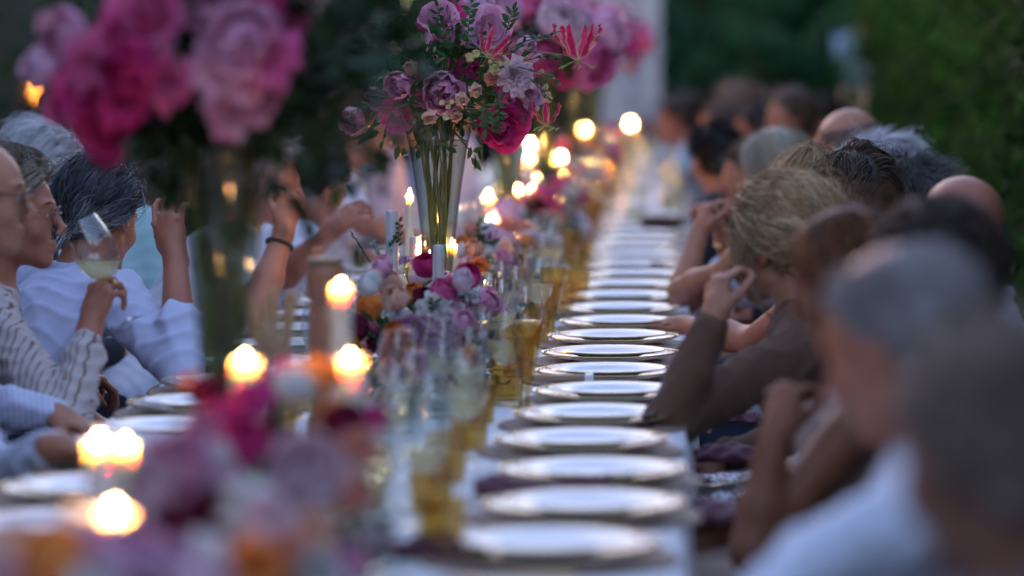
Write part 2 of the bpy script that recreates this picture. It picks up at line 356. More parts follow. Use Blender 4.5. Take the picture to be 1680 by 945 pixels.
# cloth: a strip across the table with hanging folds
nx, ny = 40, 500
xs = np.concatenate([np.linspace(-.34,0,9)[:-1], np.linspace(0,1,24), 1+np.linspace(0,.34,9)[1:]])
ys = np.linspace(Y0-.02, Y1+.02, ny); V = []
for y in ys:
    for u in xs:
        if u < 0: hang = -u; V.append((TL-.006-.02*hang*3*(1+sin(y*11+1)*.8+.5*sin(y*23)), y, TZ-hang))
        elif u > 1: hang = u-1; V.append((TR+.006+.02*hang*3*(1+sin(y*9)*.8+.5*sin(y*27+1)), y, TZ-hang))
        else: V.append((TL+u*(TR-TL), y, TZ+.001+.0012*sin(u*9+y*3)*sin(y*5.3)))
k = len(xs); F = np.array([(j*k+i, j*k+i+1, (j+1)*k+i+1, (j+1)*k+i) for j in range(ny-1) for i in range(k-1)], np.int32)
o = link('tablecloth', mesh('tablecloth', V, F), M['cloth_white']); tag(o, 'white tablecloth covering the long banquet table', 'tablecloth')
md = o.modifiers.new('thick','SOLIDIFY'); md.thickness = .0015; md.offset = 1
# ================================================================== place settings
ORD = ['first','second','third','fourth','fifth','sixth','seventh','eighth','ninth','tenth','eleventh','twelfth','thirteenth','fourteenth']
TOP = TZ+.004
def proto(name, parts):
    t = empty(name, (0,0,-50))
    for (n, mb, mt) in parts: mb.build(n, mt, t)
    return t
def place(p, first, loc, rz, label, cat, group=None, scale=None):
    o = p if first else copy_tree(p)
    o.location = loc; o.rotation_euler = (0,0,rz)
    if scale: o.scale = (scale,)*3
    tag(o, label, cat, group)
    return o
used = set()
def put(p, loc, rz, label, cat, group=None, scale=None):
    f = p.name not in used; used.add(p.name)
    return place(p, f, loc, rz, label, cat, group, scale)
# placemat: coiled rattan
pr = [(.0005,0)]
for k in range(24):
    r = .004+k*.0079; pr += [(r,.0035),(r+.004,.0065),(r+.0078,.0035)]
pr += [(.196,.0005),(.19,0)]
mb = MB(); mb.lathe(pr, 72, fn=lambda a,z: 1+.006*sin(a*36)*(1 if z>.004 else 0))
placemat = link('placemat', mesh('placemat', mb.V, mb.F), M['rattan']); 
def beads(mb, R, z, n, r, n2=5):
    for k in range(n):
        a = 2*pi*k/n; mb.lathe([(.0005,-r),(r*.8,-r*.6),(r,0),(r*.8,r*.6),(.0005,r)], n2, (R*cos(a),R*sin(a),z))
ch = MB(); ch.lathe([(.001,.0),(.09,.0),(.1,.002),(.155,.012),(.163,.016),(.163,.019),(.154,.0155),(.099,.0055),(.001,.004)], 56, fn=lambda a,z: 1+(.012*abs(sin(a*7)) if z > .011 else 0))
cr_ = MB(); cr_.lathe([(.1625,.0168),(.1640,.0165),(.1652,.018),(.1640,.0195),(.1622,.0185),(.1625,.0168)], 84, fn=lambda a,z: 1+.012*abs(sin(a*7)))
beads(cr_, .1585, .0183, 42, .0021)
charger = proto('charger_plate', [('glass_dish', ch, M['glass_ch']), ('gold_rim', cr_, M['gold'])])
pl = MB(); pl.lathe([(.001,.003),(.06,.003),(.062,0),(.068,0),(.072,.003),(.092,.010),(.130,.0165),(.1335,.0185),(.130,.0195),(.092,.0125),(.084,.0075),(.001,.0065)], 56)
pg = MB(); pg.lathe([(.1325,.0183),(.1340,.0175),(.1352,.0187),(.1340,.020),(.1325,.0196),(.1325,.0183)], 56)
plate = proto('dinner_plate', [('dish', pl, M['porcelain']), ('gold_band', pg, M['gold'])])
def cutlery(kind):
    m = MB(); h = [(-.10,0,.004),(-.03,0,.006),(.02,0,.005)]
    m.tube(h, [.0045,.003,.0025], 8)
    if kind == 'knife': m.box((.06,0,.0045),(.085,.014,.0022),bev=.001)
    else:
        m.box((.045,0,.005),(.03,.022,.002),bev=.001)
        for k in range(4): m.box((.075,-.0085+k*.0057,.0055),(.04,.0028,.002))
    o = m.build(kind, M['gold']); return o
knife, fork = cutlery('knife'), cutlery('fork')
def solo(p, loc, rz, label, cat, group=None, rx=0, scale=None):
    if p.name in used: o = p.copy(); COL.objects.link(o)
    else: used.add(p.name); o = p
    o.location = loc; o.rotation_euler = (rx,0,rz); tag(o, label, cat, group)
    if scale: o.scale = scale
    return o
# hobnail tumbler (diamond relief)
def hob(r0, r1, z0, z1, mb, nu=16, nv=9, w=.003):
    V = []; F = []; n = nu*2; rows = nv*2+1
    for j in range(rows):
        z = z0+(z1-z0)*j/(rows-1); r = r0+(r1-r0)*j/(rows-1)
        for i in range(n):
            bump = .0034 if (i+j)%2 == 0 else 0
            a = 2*pi*i/n; V.append(((r+bump)*cos(a),(r+bump)*sin(a),z))
    for j in range(rows-1):
        for i in range(n):
            a0=j*n+i; b0=j*n+(i+1)%n; F.append((a0,b0,b0+n,a0+n))
    base = len(V)
    for j in range(3):
        z = z1-(z1-z0-.008)*j/2; r = r1+(r0-r1)*j/2-w
        for i in range(n): a=2*pi*i/n; V.append((r*cos(a),r*sin(a),z))
    for i in range(n):
        F.append(((rows-1)*n+i,(rows-1)*n+(i+1)%n,base+(i+1)%n,base+i))
        for j in range(2): F.append((base+j*n+i,base+j*n+(i+1)%n,base+(j+1)*n+(i+1)%n,base+(j+1)*n+i))
    F.append(tuple(range(base+2*n,base+3*n))); F.append(tuple(range(n-1,-1,-1)))
    mb.add(V,F)
tm = MB(); hob(.030,.036,0,.088,tm); tumbler = link('tumbler', mesh('tumbler', tm.V, tm.F, False), M['amber'])
gm = MB(); hob(.012,.034,.062,.175,gm,18,14)
gs = MB(); gs.lathe([(.034,0),(.034,.002),(.02,.005),(.006,.012),(.0045,.03),(.009,.04),(.005,.048),(.013,.062)],20)
goblet = proto('amber_goblet', [('bowl', gm, M['amber']), ('stem', gs, M['amber'])])
def wineglass(name, fill):
    bowl = [(.0045,.085),(.016,.089),(.031,.105),(.039,.13),(.040,.15),(.036,.18),(.031,.205)]
    b = MB(); b.lathe(bowl+[(r-.0009,z) for r,z in bowl[::-1]][:-1]+[(.001,.0875)], 28)
    s = MB(); s.lathe([(.036,0),(.036,.0012),(.02,.0035),(.006,.008),(.0035,.02),(.0033,.07),(.0048,.086)],20)
    parts = [('bowl', b, M['glass']), ('stem', s, M['glass'])]
    if fill:
        w = MB(); zt = .089+fill
        pf = [(.001,.0888),(.0148,.0902),(.0298,.1055),(.0378,.1305)]
        pf = [q for q in pf if q[1] < zt]+[(np.interp(zt,[.09,.1055,.1305,.15],[.0148,.0298,.0378,.0388]), zt),(.001,zt)]
        w.lathe(pf, 28); parts.append(('wine', w, M['wine']))
    return proto(name, parts)
wg_full, wg_empty, wg_half = wineglass('wine_glass', .05), wineglass('empty_wine_glass', 0), wineglass('wine_glass', .035)
wn_ = MB(); pf = [(.028,0),(.034,.02),(.035,.06),(.032,.085)]
wn_.lathe(pf+[(r-.001,z) for r,z in pf[::-1]]+[(.001,.003)],28); water_glass = proto('water_glass', [('bowl', wn_, M['glass'])])
NP = 39
for i in range(-1, NP):
    Y = 6.26+.49*i; jx = rng.normal(0,.011); X = -.2+jx; vis = i < 11
    nth = ORD[i+1]+' right row setting from the near end' if vis else ''
    def L(s, far): return (s % nth) if vis else far
    solo(placemat, (X,Y,TOP), rng.random()*6, L('round woven rattan placemat under the %s','blurred brown placemat far down the right row'), 'placemat', 'rattan placemats along the right side')
    put(charger, (X,Y,TOP+.008), rng.random()*6, L('clear scalloped charger with gold rim, %s','blurred gold rimmed charger far down the right row'), 'charger plate', 'gold rimmed chargers on the right')
    put(plate, (X+rng.normal(0,.005),Y+rng.normal(0,.004),TOP+.0135), 0, L('white dinner plate with thin gold band, %s','blurred white plate far down the right row'), 'plate', 'white dinner plates on the right')
    if i < 14:
        g2 = 'gold cutlery between the right hand plates'
        solo(knife, (X-.03+rng.normal(0,.01),Y+.215,TOP), rng.normal(0,.1)+(pi if i%2 else 0), L('slim gold knife beyond the plate, %s','blurred gold knife far down the right row'), 'knife', g2)
        solo(fork, (X-.05+rng.normal(0,.01),Y-.222,TOP), rng.normal(0,.12)+pi, L('gold fork on the near side, %s','blurred gold fork far down the right row'), 'fork', g2)
    gg = 'glasses along the right hand settings'
    if i < 9 or rng.random() < .4: solo(tumbler, (-.412+rng.normal(0,.022),Y+.1+rng.normal(0,.05),TOP), rng.random(), L('amber diamond cut tumbler beside the %s','blurred amber tumbler far down the right row'), 'tumbler', 'amber tumblers on the right')
    a = (wg_half, wg_empty, wg_full)[i % 3]
    put(a, (-.455+rng.normal(0,.012),Y-.05+rng.normal(0,.03),TOP), 0, L(('stemmed glass of white wine','clear empty wine glass','full glass of white wine')[i%3]+' behind the %s','blurred wine glass far down the right row'), 'wine glass', gg)
    put((wg_empty, wg_half)[i % 2], (-.5+rng.normal(0,.015),Y+.16+rng.normal(0,.03),TOP), 0, L(('clear empty wine glass','half filled wine glass')[i%2]+' nearer the flowers, %s','blurred inner wine glass far down the right row'), 'wine glass', gg)
    if i % 4 == 0 and i > 3:
        put(goblet, (-.37+rng.normal(0,.01),Y-.12,TOP), 0, L('tall amber stemmed goblet beside the %s','blurred amber goblet far down the right row'), 'goblet', 'amber goblets on the right')
# left row of settings (mostly behind the flowers)
for i in range(-1, 36):
    Y = 6.0+.49*i; X = -1.01
    lf = 'blurred %s on the left side behind the flowers'
    vis = i < 9
    def L(s): return (s+', '+ORD[i+1]+' left side setting from the near end') if vis else ('blurred '+s+' far along the left side')
    if i < 14: solo(placemat, (X,Y,TOP), rng.random()*6, L('rattan placemat'), 'placemat', 'placemats on the left')
    put(charger, (X,Y,TOP+.008), rng.random()*6, L('gold rimmed charger'), 'charger plate', 'chargers on the left')
    put(plate, (X,Y,TOP+.0135), 0, L('white plate'), 'plate', 'white plates on the left')
    if i < 5 or rng.random() < .3: solo(tumbler, (-.83+rng.normal(0,.01),Y+.1,TOP), rng.random(), L('amber tumbler'), 'tumbler', 'amber tumblers on the left')
    put((wg_empty, wg_half)[i%2], (-.8+rng.normal(0,.015),Y-.08,TOP), 0, L('stemmed wine glass'), 'wine glass', 'wine glasses on the left')
# extra glasses in the nearer cluster
for (px, py, d, p, lab) in ((828,600,8.15,wg_full,'full glass of white wine rising over the blurred amber tumblers'),(762,700,7.0,wg_half,'soft focus wine glass beside the nearest amber tumblers'),(705,760,6.5,wg_empty,'soft focus empty glass left of the nearest amber tumblers'),(862,600,8.9,wg_half,'wine glass just behind the sharp amber tumbler'),(884,520,10.0,wg_full,'wine glass whose bowl holds the brightest pale wine'),(800,560,9.3,wg_empty,'clear thin wine glass before the orange rose')):
    q = PX(px, py, d); put(p, (q[0], d, TOP), 0, lab, 'wine glass')
for k in range(26):
    Y = 14.3+.36*k+rng.normal(0,.08); p = (wg_half, wg_empty, wg_full)[k%3]
    put(p, (rng.uniform(-.36,-.07),Y,TOP+.001), 0, 'blurred wine glass standing among the farthest right hand plates', 'wine glass', 'glasses among the farthest plates')
for k in range(6):
    Y = 5.75+.46*k; p = (wg_empty, wg_half)[k%2]
    put(p, (-.54+rng.normal(0,.03),Y,TOP), 0, 'soft focus clear wine glass standing in front of the near garlands', 'wine glass', 'glasses between the near garlands and plates')
# napkins
def napkin(loc, rz, sx, sy, label, sd):
    r = random.Random(sd); V = []; n, m = 26, 18
    for j in range(m):
        for i in range(n):
            u, v = i/(n-1), j/(m-1)
            z = .004+.022*(sin(pi*v))**.6*(.7+.3*sin(u*7+sd))+.005*sin(u*23+v*5+sd)+.004*sin(v*19+u*4)
            V.append(((u-.5)*sx, (v-.5)*sy*(1+.18*sin(u*5+sd)), z if 0 < j < m-1 else .001))
    F = [(j*n+i,j*n+i+1,(j+1)*n+i+1,(j+1)*n+i) for j in range(m-1) for i in range(n-1)]
    o = link('napkin', mesh('napkin', V, F), M['maroon'], None, loc); o.rotation_euler = (0,0,rz); tag(o, label, 'napkin'); 
    md = o.modifiers.new('t','SOLIDIFY'); md.thickness = .004
q = PX(888,832,6.42); napkin((q[0],6.50,TOP+.014), 0, .23, .11, 'crumpled maroon napkin lying against a plate on the right row', 1)
q = PX(715,930,5.8); napkin((q[0],5.82,TOP+.006), .2, .14, .12, 'maroon napkin peaked at the bottom of the view near the glasses', 4)
for (yy,xx,sd) in ((12.4,-.14,9),(5.3,-1.02,10)):
    napkin((xx,yy,TOP+.016), .1*sd, .13, .07, 'maroon napkin folded small beside the '+{7:'plate nearest the taupe elbow',8:'resting hand past the menu card',9:'plates by the clasped hands',10:'near plates on the left side'}[sd], sd)
# kraft menu with a white band
t = empty('menu_card', (-.292,8.50,TOP+.02)); tag(t, 'narrow kraft paper menu with a white end band lying by a plate', 'menu card')
t.rotation_euler = (0,0,.03)
m = MB(); m.box((-.01,0,.008),(.115,.045,.012),bev=.002); m.build('card', M['kraft'], t)
m = MB(); m.box((.058,0,.008),(.02,.049,.016),bev=.002); m.build('paper_band', M['porcelain'], t)
# ================================================================== serving pieces
def lathe_obj(name, prof, mt, parent, n=36, loc=None):
    m = MB(); m.lathe(prof, n); return m.build(name, mt, parent, loc=loc)
q = PX(450,590,7.0); t = empty('cake_stand', (q[0],7.0,TOP)); tag(t, 'dark wooden stand with a round top holding the glass bowl', 'cake stand')
lathe_obj('top', [(.001,.15),(.07,.152),(.078,.157),(.078,.176),(.072,.179),(.001,.179)], M['wood_dark'], t)
lathe_obj('foot', [(.05,0),(.052,.008),(.02,.02),(.014,.08),(.02,.14),(.03,.150)], M['wood_dark'], t)
t = empty('glass_bowl', (q[0],7.0,TOP+.181)); tag(t, 'clear glass bowl on the dark stand, filled with breadsticks', 'bowl')
lathe_obj('bowl', [(.001,0),(.05,0),(.062,.01),(.068,.1),(.0655,.1),(.059,.012),(.001,.004)], M['glass'], t)
for k in range(9):
    a = k*.75; bx = .02*cos(a); by = .02*sin(a)
    m = MB(); tp = (.045*cos(a)+rng.normal(0,.008)-.012,.045*sin(a),.135+.02*random.random()); m.tube([(bx,by,.008),tuple((np.array((bx,by,.008))+np.array(tp))/2+rng.normal(0,.002,3)),tp],[.006,.0068,.0055],7)
    o = m.build('breadstick', M['breadstick'], None, loc=(q[0],7.0,TOP+.181)); tag(o, 'golden breadstick leaning in the clear glass bowl', 'breadstick', 'breadsticks in the glass bowl')
q = PX(534,500,7.5); t = empty('pepper_mill', (q[0],7.5,TOP)); tag(t, 'tall turned orange brown wooden mill behind the lit candles', 'pepper mill')
lathe_obj('body', [(.034,0),(.036,.01),(.036,.03),(.028,.05),(.026,.14),(.033,.18),(.035,.24),(.030,.262)], M['wood_orange'], t)
lathe_obj('head', [(.028,.264),(.037,.28),(.038,.32),(.034,.335),(.03,.34)], M['wood_orange'], t)
lathe_obj('cap', [(.03,.3405),(.036,.343),(.036,.352),(.001,.354)], M['kraft'], t)
q = PX(757,372,12.2)
for (px,d,lab) in ((757,10.6,'orange drink in a clear straight glass right of the tall vase'),):
    q = PX(px,372,d); t = empty('drink_glass', (q[0],d,TOP)); tag(t, lab, 'drink')
    lathe_obj('glass', [(.001,0),(.028,0),(.03,.2),(.0288,.2),(.027,.006),(.001,.006)], M['glass'], t)
    lathe_obj('drink', [(.001,.008),(.0265,.0085),(.0282,.185),(.001,.185)], mat('orange_drink',(.9,.3,.06),.1,trans=.5), t)
# terracotta bowls seen between the far guests' arms
for (px,py,d,r,lab) in ((905,318,17.5,.09,'dark bowl standing behind the middle candles'),(1085,398,15.0,.1,'dark oval dish at the end of the plate row'),(235,720,6.9,.12,'white shallow dish by the left row of guests')):
    q = PX(px,py,d); t = empty('serving_bowl', (q[0],d,TOP+.012)); tag(t, lab, 'bowl')
    lathe_obj('dish', [(.001,0),(r*.5,0),(r*.9,.03),(r,.05),(r*.97,.05),(r*.85,.03),(.001,.008)], M['porcelain'] if 'white' in lab else M['wood_dark'], t)
# ================================================================== candles
M['wax_old'] = mat('unlit_wax', (.6,.56,.53), .5, sss=.4, ssscale=.03, ssr=(1,.6,.4))
FL = {}
def candle(px, py, d, r=.02, lit=True, label='', base=TOP, tilt=0):
    q = PX(px, py, d); h = q[2]-base-(.018 if lit else 0)
    t = empty('candle', (q[0], d, base)); tag(t, label, 'candle')
    m = MB(); sd = px*.13
    prof = [(r,0),(r*1.01,h*.3),(r,h*.7),(r*.99,h-.006),(r*.95,h),(r*.87,h-.001)]
    prof += [(r*.80,h-.005),(r*.6,h-.0075),(.001,h-.008)] if lit else [(.002,h+.001)]
    m.lathe(prof, 20, fn=lambda a,z: 1+.03*sin(a*3+sd)*min(1,z/h*1.2)+.012*sin(a*7+z*30))
    m.build('wax', M['wax'] if lit else M['wax_old'], t)
    for k in range(3):
        a = sd+k*2.2; hl = .03+.03*((k*7+int(px))%3)
        mm = MB(); mm.tube([(r*.97*cos(a),r*.97*sin(a),h-.001),(r*1.02*cos(a),r*1.02*sin(a),h-hl*.5),(r*1.03*cos(a),r*1.03*sin(a),h-hl)],[.0022,.003,.0035],6); mm.build('wax_drip', M['wax'], t)
    m = MB(); m.tube([(0,0,h-.009),(.0006,0,h-.003),(.0015,.0005,h+.002)], .0011, 5); m.build('wick', M['wick'], t)
    if lit:
        m = MB(); z = h-.004; fs = min(1.4,max(.44,d/14)); z0 = z
        m.lathe([(.0004,z),(.0034,z+.003),(.0048,z+.008),(.0045,z+.012),(.0028,z+.019),(.0012,z+.024),(.0003,z+.028)], 12); m.V = [(a*fs,b_*fs,z0+(c_-z0)*min(fs+.12,1.0)*.95) for a,b_,c_ in m.V]
        m.build('flame', M['flame'], t)
        kd = 'near' if d < 7 else 'far'; ld = FL.get(kd)
        if ld is None: ld = FL[kd] = bpy.data.lights.new('flame_light','POINT'); ld.energy = .035 if d < 7 else .09; ld.color = (1,.5,.2); ld.shadow_soft_size = .004
        lo = bpy.data.objects.new('flame_light', ld); lo.location = (0,0,z0+.017*min(fs+.2,1)); lo.parent = t; COL.objects.link(lo)
    return t
CND = [
 (188,812,4.5,.02,1,'lit candle with the largest glow, low at the left'),
 (163,702,5.3,.019,1,'lit candle above the largest glow on the left'),
 (206,706,5.6,.017,1,'dimmer lit candle just right of the second left glow'),
 (402,568,5.6,.019,1,'lit candle before the dark wooden stand'),
 (575,567,5.75,.022,1,'thick lit candle nearer of the two tall ones in front of the garland'),
 (559,449,6.35,.018,1,'tallest lit candle beside the orange wooden mill'),
 (801,314,13.1,.019,1,'lit pillar candle right of the tall sharp vase'),
 (803,357,12.0,.015,1,'short lit candle with leaning flame under the right pillar candle'),
 (788,371,11.6,.013,1,'smallest lit candle in the flowers right of the vase'),
 (851,305,13.9,.016,1,'left one of a close pair of lit candles'),
 (873,307,14.0,.016,1,'right one of a close pair of lit candles'),
 (881,290,15.6,.013,1,'small glowing candle above the close pair'),
 (868,251,15.2,.018,1,'lit candle left of the bright cluster'),
 (897,221,19.5,.02,1,'lit candle glowing just under the lower red lily'),
 (903,252,17.2,.018,1,'upper left flame of the bright cluster'),
 (921,253,17.6,.018,1,'upper right flame of the bright cluster'),
 (903,272,16.8,.018,1,'lowest flame of the bright cluster'),
 (942,273,17.0,.019,1,'lit candle right of the bright cluster'),
 (934,262,18.8,.016,1,'lit candle tucked between the bright cluster and its right neighbour'),
 (915,236,20.6,.016,1,'small lit candle over the bright cluster'),
 (985,282,17.8,.014,1,'low lit candle far right in the garland'),
 (978,250,21.0,.017,1,'lit far candle between the stacked pair and the farthest two'),
 (870,232,18.0,.015,1,'dim lit candle left of the flame under the lily'),
 (925,288,16.0,.013,1,'small lit candle below the bright cluster'),
 (1000,262,22.5,.015,1,'small far flame right of the stacked pair'),
 (958,208,22.5,.022,1,'higher flame of the stacked far pair'),
 (952,237,21.5,.022,1,'lower flame of the stacked far pair'),
 (1019,234,24.0,.02,1,'lit far candle below the farthest one'),
 (1034,200,26.0,.02,1,'farthest lit candle near the pale column'),
 (672,308,9.95,.011,1,'slim lit candle glowing behind the left edge of the vase'),
 (705,408,9.0,.012,1,'lit candle burning low behind the foot of the vase'),
 (741,388,9.35,.013,1,'dripping lit candle right of the vase foot'),
 (643,345,8.75,.0145,0,'plain unlit white candle left of the vase'),
 (681,388,9.0,.013,0,'slim unlit candle against the left of the vase foot'),
 (720,402,8.55,.0125,0,'short unlit candle before the foot of the vase'),
]
for (px,py,d,r,lit,lab) in CND: candle(px,py+(2 if lit else 0)*6/d,d,r,bool(lit),lab)
# ================================================================== flowers
def petal_grid(L, Wd, cup, curl, ruff, az, tilt, r0, z0, sd, nu=5, nv=6):
    """one petal: runs from the centre outwards; tilt 0 = upright, 90 = flat"""
    V = []; a = az; ct, st = cos(tilt), sin(tilt)
    for j in range(nv):
        v = j/(nv-1); w = Wd*(sin(pi*min(.86, .12+v*.60))**.8)
        for i in range(nu):
            u = i/(nu-1)*2-1
            x = u*w*.5; y = v*L*(1-.13*u*u*v)
            rr = ruff*v*v*sin(u*7+sd)+ruff*.6*v*v*sin(u*13+sd*2)
            inward = cup*(1-(u*u))*(-1)*sin(pi*v)*L*.5 + cup*(u*u)*L*.28
            # local frame: up along petal, out normal
            bend = tilt-curl*v
            up = y*cos(bend); out = y*sin(bend)
            n_in = -inward+rr
            R = r0+out-n_in*cos(bend)*-1
            Z = z0+up+n_in*sin(bend)*-1
            V.append((R*cos(a)-x*sin(a), R*sin(a)+x*cos(a), Z))
    return V, [(j*nu+i,j*nu+i+1,(j+1)*nu+i+1,(j+1)*nu+i) for j in range(nv-1) for i in range(nu-1)]
def bloom_mesh(kind, sd):
    r = random.Random(sd); mb = MB(); g = 0
    if kind == 'peony': layers = [(9,.5,.36,2,.5),(11,.62,.46,14,.5),(12,.76,.56,30,.45),(11,.9,.7,50,.45),(9,1.0,.85,72,.4)]; ruff=.10
    elif kind == 'open_peony': layers = [(8,.45,.34,8,.4),(10,.62,.5,26,.45),(10,.82,.68,48,.4),(9,1.0,.85,74,.3)]; ruff=.06
    elif kind == 'rose': layers = [(4,.55,.5,-8,.9),(5,.66,.66,0,.9),(5,.76,.8,12,.8),(6,.88,.95,28,.7),(6,.98,1.05,50,.5)]; ruff=.03
    elif kind == 'carnation': layers = [(10,.6,.35,10,.2),(12,.75,.38,28,.2),(12,.88,.42,48,.15),(12,1.0,.45,70,.1)]; ruff=.13
    else: layers = [(4,.9,.55,-6,.8),(4,.95,.6,0,.8)]; ruff=.02
    for li,(n,L,w,t,cup) in enumerate(layers):
        for k in range(n):
            g += 1; a = g*2.399+r.uniform(-.2,.2)
            mb.add(*petal_grid(L*r.uniform(.82,1.12), w*r.uniform(.9,1.15), cup*.5, rad({'carnation':-15}.get(kind, 42 if t>40 else 22)*(1 if kind!='open_peony' or t<40 else .3)), ruff, a, rad(t+r.uniform(-7,7)), .02+.05*li/4, -.25+.0*li, r.uniform(0,6)))
    V = np.array(mb.V)*np.array((1,1,1.0)); V[:,2] -= .1
    return mesh(kind, V, mb.F)
PM = {}
def petal_mat(name, c, c2, tr=.3):
    m = mat('petal_'+name, c, .6, c2=c2, cs=2.2, p0=.3, p1=.7, translucent=tr, bump=(14,.35,.02), bsc=(1,1,.3), spec=.15)
    return m
PC = dict(magenta=((.6,.02,.17),(.78,.08,.3)), hotpink=((.72,.09,.28),(.85,.25,.46)), pink=((.78,.32,.5),(.88,.55,.68)), palepink=((.84,.56,.64),(.9,.75,.78)),
    mauve=((.68,.25,.42),(.82,.5,.6)), lilac=((.76,.42,.62),(.86,.62,.76)), orange=((.85,.2,.04),(.9,.42,.1)), peach=((.78,.42,.28),(.86,.6,.46)), white=((.8,.78,.78),(.86,.82,.74)),
    burgundy=((.11,.006,.025),(.2,.012,.05)), yellow=((.72,.6,.2),(.8,.74,.42)), coral=((.75,.25,.18),(.8,.4,.3)))
for k,(a,b) in PC.items(): PM[k] = petal_mat(k, a, b)
BM = {}; BK = [1.0]
def bloom_data(kind, colr):
    key = (kind, colr)
    if key not in BM:
        BM[key] = [bloom_mesh(kind, hash_(kind+colr)+i) for i in range(2)]
        for m in BM[key]: m.materials.append(PM[colr])
    return random.choice(BM[key])
def hash_(s): return sum((i+1)*ord(c) for i, c in enumerate(s))
def bloom(parent, P, r, kind, colr, axis, base):
    r = r*{'peony':1.38,'open_peony':1.25,'rose':1.5,'carnation':1.15,'bud':1.3}[kind]*BK[0]
    o = link({'open_peony':'peony','bud':'flower_bud'}.get(kind,kind), bloom_data(kind,colr), None, parent)
    from mathutils import Matrix, Vector
    R = frame(axis); spin = Matrix.Rotation(random.uniform(0,6.28),4,'Z'); o.matrix_basis = Matrix([[*(R[i]*r),(P-base)[i]] for i in range(3)]+[[0,0,0,1]]) @ spin
    return o
def leaf_v(p, dirn, up, L, w):
    d = nrm(dirn); s = nrm(np.cross(d, up)); n = np.cross(s, d)
    V = [p, p+d*L*.3+s*w*.5+n*L*.03, p+d*L*.3-s*w*.5+n*L*.03, p+d*L*.35-n*L*.02, p+d*L*.68+s*w*.42, p+d*L*.68-s*w*.42, p+d*L*.7-n*L*.05, p+d*L-n*L*.06]
    return V, [(0,3,1),(0,2,3),(3,6,4,1),(3,2,5,6),(6,7,4),(6,5,7)]
def sprig(parent, P0, dirn, L, nl, ll, mt, base, droop=.3, name='leaf_sprig'):
    d = nrm(dirn); pts = []; p = P0.copy()
    side = nrm(np.cross(d,(0,0,1)) if abs(d[2])<.95 else (1,0,0)); mb = MB()
    n = 8
    for i in range(n+1):
        pts.append(p.copy()-base); d = nrm(d+vec(0,0,-droop/n)+rng.normal(0,.05,3)); p = p+d*L/n
    mb.tube(pts, list(np.linspace(.0016,.0006,n+1)), 4)
    for k in range(nl):
        s = .15+.85*k/nl; i = min(n-1,int(s*n)); q = pts[i]+(pts[i+1]-pts[i])*(s*n-i); dd = nrm(pts[i+1]-pts[i])
        sd = side*(1 if k%2 else -1)+rng.normal(0,.25,3)
        mb.add(*leaf_v(q, dd*.6+sd, np.cross(dd,side)+rng.normal(0,.3,3), ll*random.uniform(.7,1.15), ll*.42))
    mb.add(*leaf_v(pts[-1], d, vec(.1,.2,1), ll, ll*.4))
    return mb.build(name, mt, parent)
def trumpet_vase(loc, H, label):
    t = empty('trumpet_vase', loc); tag(t, label, 'vase')
    out = [(.001,.0),(.062,0),(.064,.004),(.05,.009),(.026,.016),(.026,.03),(.029,.10),(.034,.2),(.042,.3),(.054,.4),(.068,.5),(.082,.57),(.088,.6)]
    out = [(r,z*H/.6) for r,z in out]
    ri = [.026,.029,.034,.042,.054,.068,.082,.088]; zi = [.03,.1,.2,.3,.4,.5,.57,.6]
    inn = [(r-.0022,z*H/.6) for r,z in zip(ri,zi)][::-1]
    m = MB(); m.lathe(out+inn+[(.001,.03*H/.6)], 40); m.build('glass_wall', M['vase_glass'], t)
    w = [(.001,.032*H/.6)]+[(r-.0032,z*H/.6) for r,z in zip(ri,zi) if z < .53]+[(np.interp(.535,zi,ri)-.0032,.535*H/.6),(.001,.535*H/.6)]
    m = MB(); m.lathe(w, 36); m.build('water', M['water'], t)
    m = MB(); m.lathe([(.0872,.5985*H/.6),(.089,.599*H/.6),(.0892,.602*H/.6),(.0865,.602*H/.6),(.0872,.5985*H/.6)],40); m.build('lip', M['glass'], t)
    return t
def stems(parent, base, vbase, H, n, top_r=.06, sm='stem'):
    for k in range(n):
        a = k*2.4; a2 = a+pi+rng.normal(0,.5); r0 = .004+.014*random.random(); r1 = top_r*(.3+.65*random.random())
        pts = []
        for s in (0,.25,.5,.75,1,1.18):
            z = .05+s*(H-.05); rr = r0+(r1-r0)*max(0,s)**1.6; aa = a2 if False else a+(1-s)*2.2*rng.uniform(.6,1.2)
            lim = np.interp(z/H*.6,[.03,.1,.2,.3,.4,.5,.6],[.018,.021,.026,.034,.046,.06,.079])
            rr = min(rr,lim); pts.append(vbase+vec(rr*cos(aa),rr*sin(aa),z)-base)
        # smooth
        P = np.array(pts); q = []
        for i in range(len(P)-1):
            for s in (0,.5): q.append(P[i]*(1-s)+P[i+1]*s)
        q.append(P[-1]); q = np.array(q); q[1:-1] = (q[:-2]+2*q[1:-1]+q[2:])/4
        m = MB(); m.tube(q, rng.uniform(.0022,.0042), 6); m.build('stem', M[sm], parent)
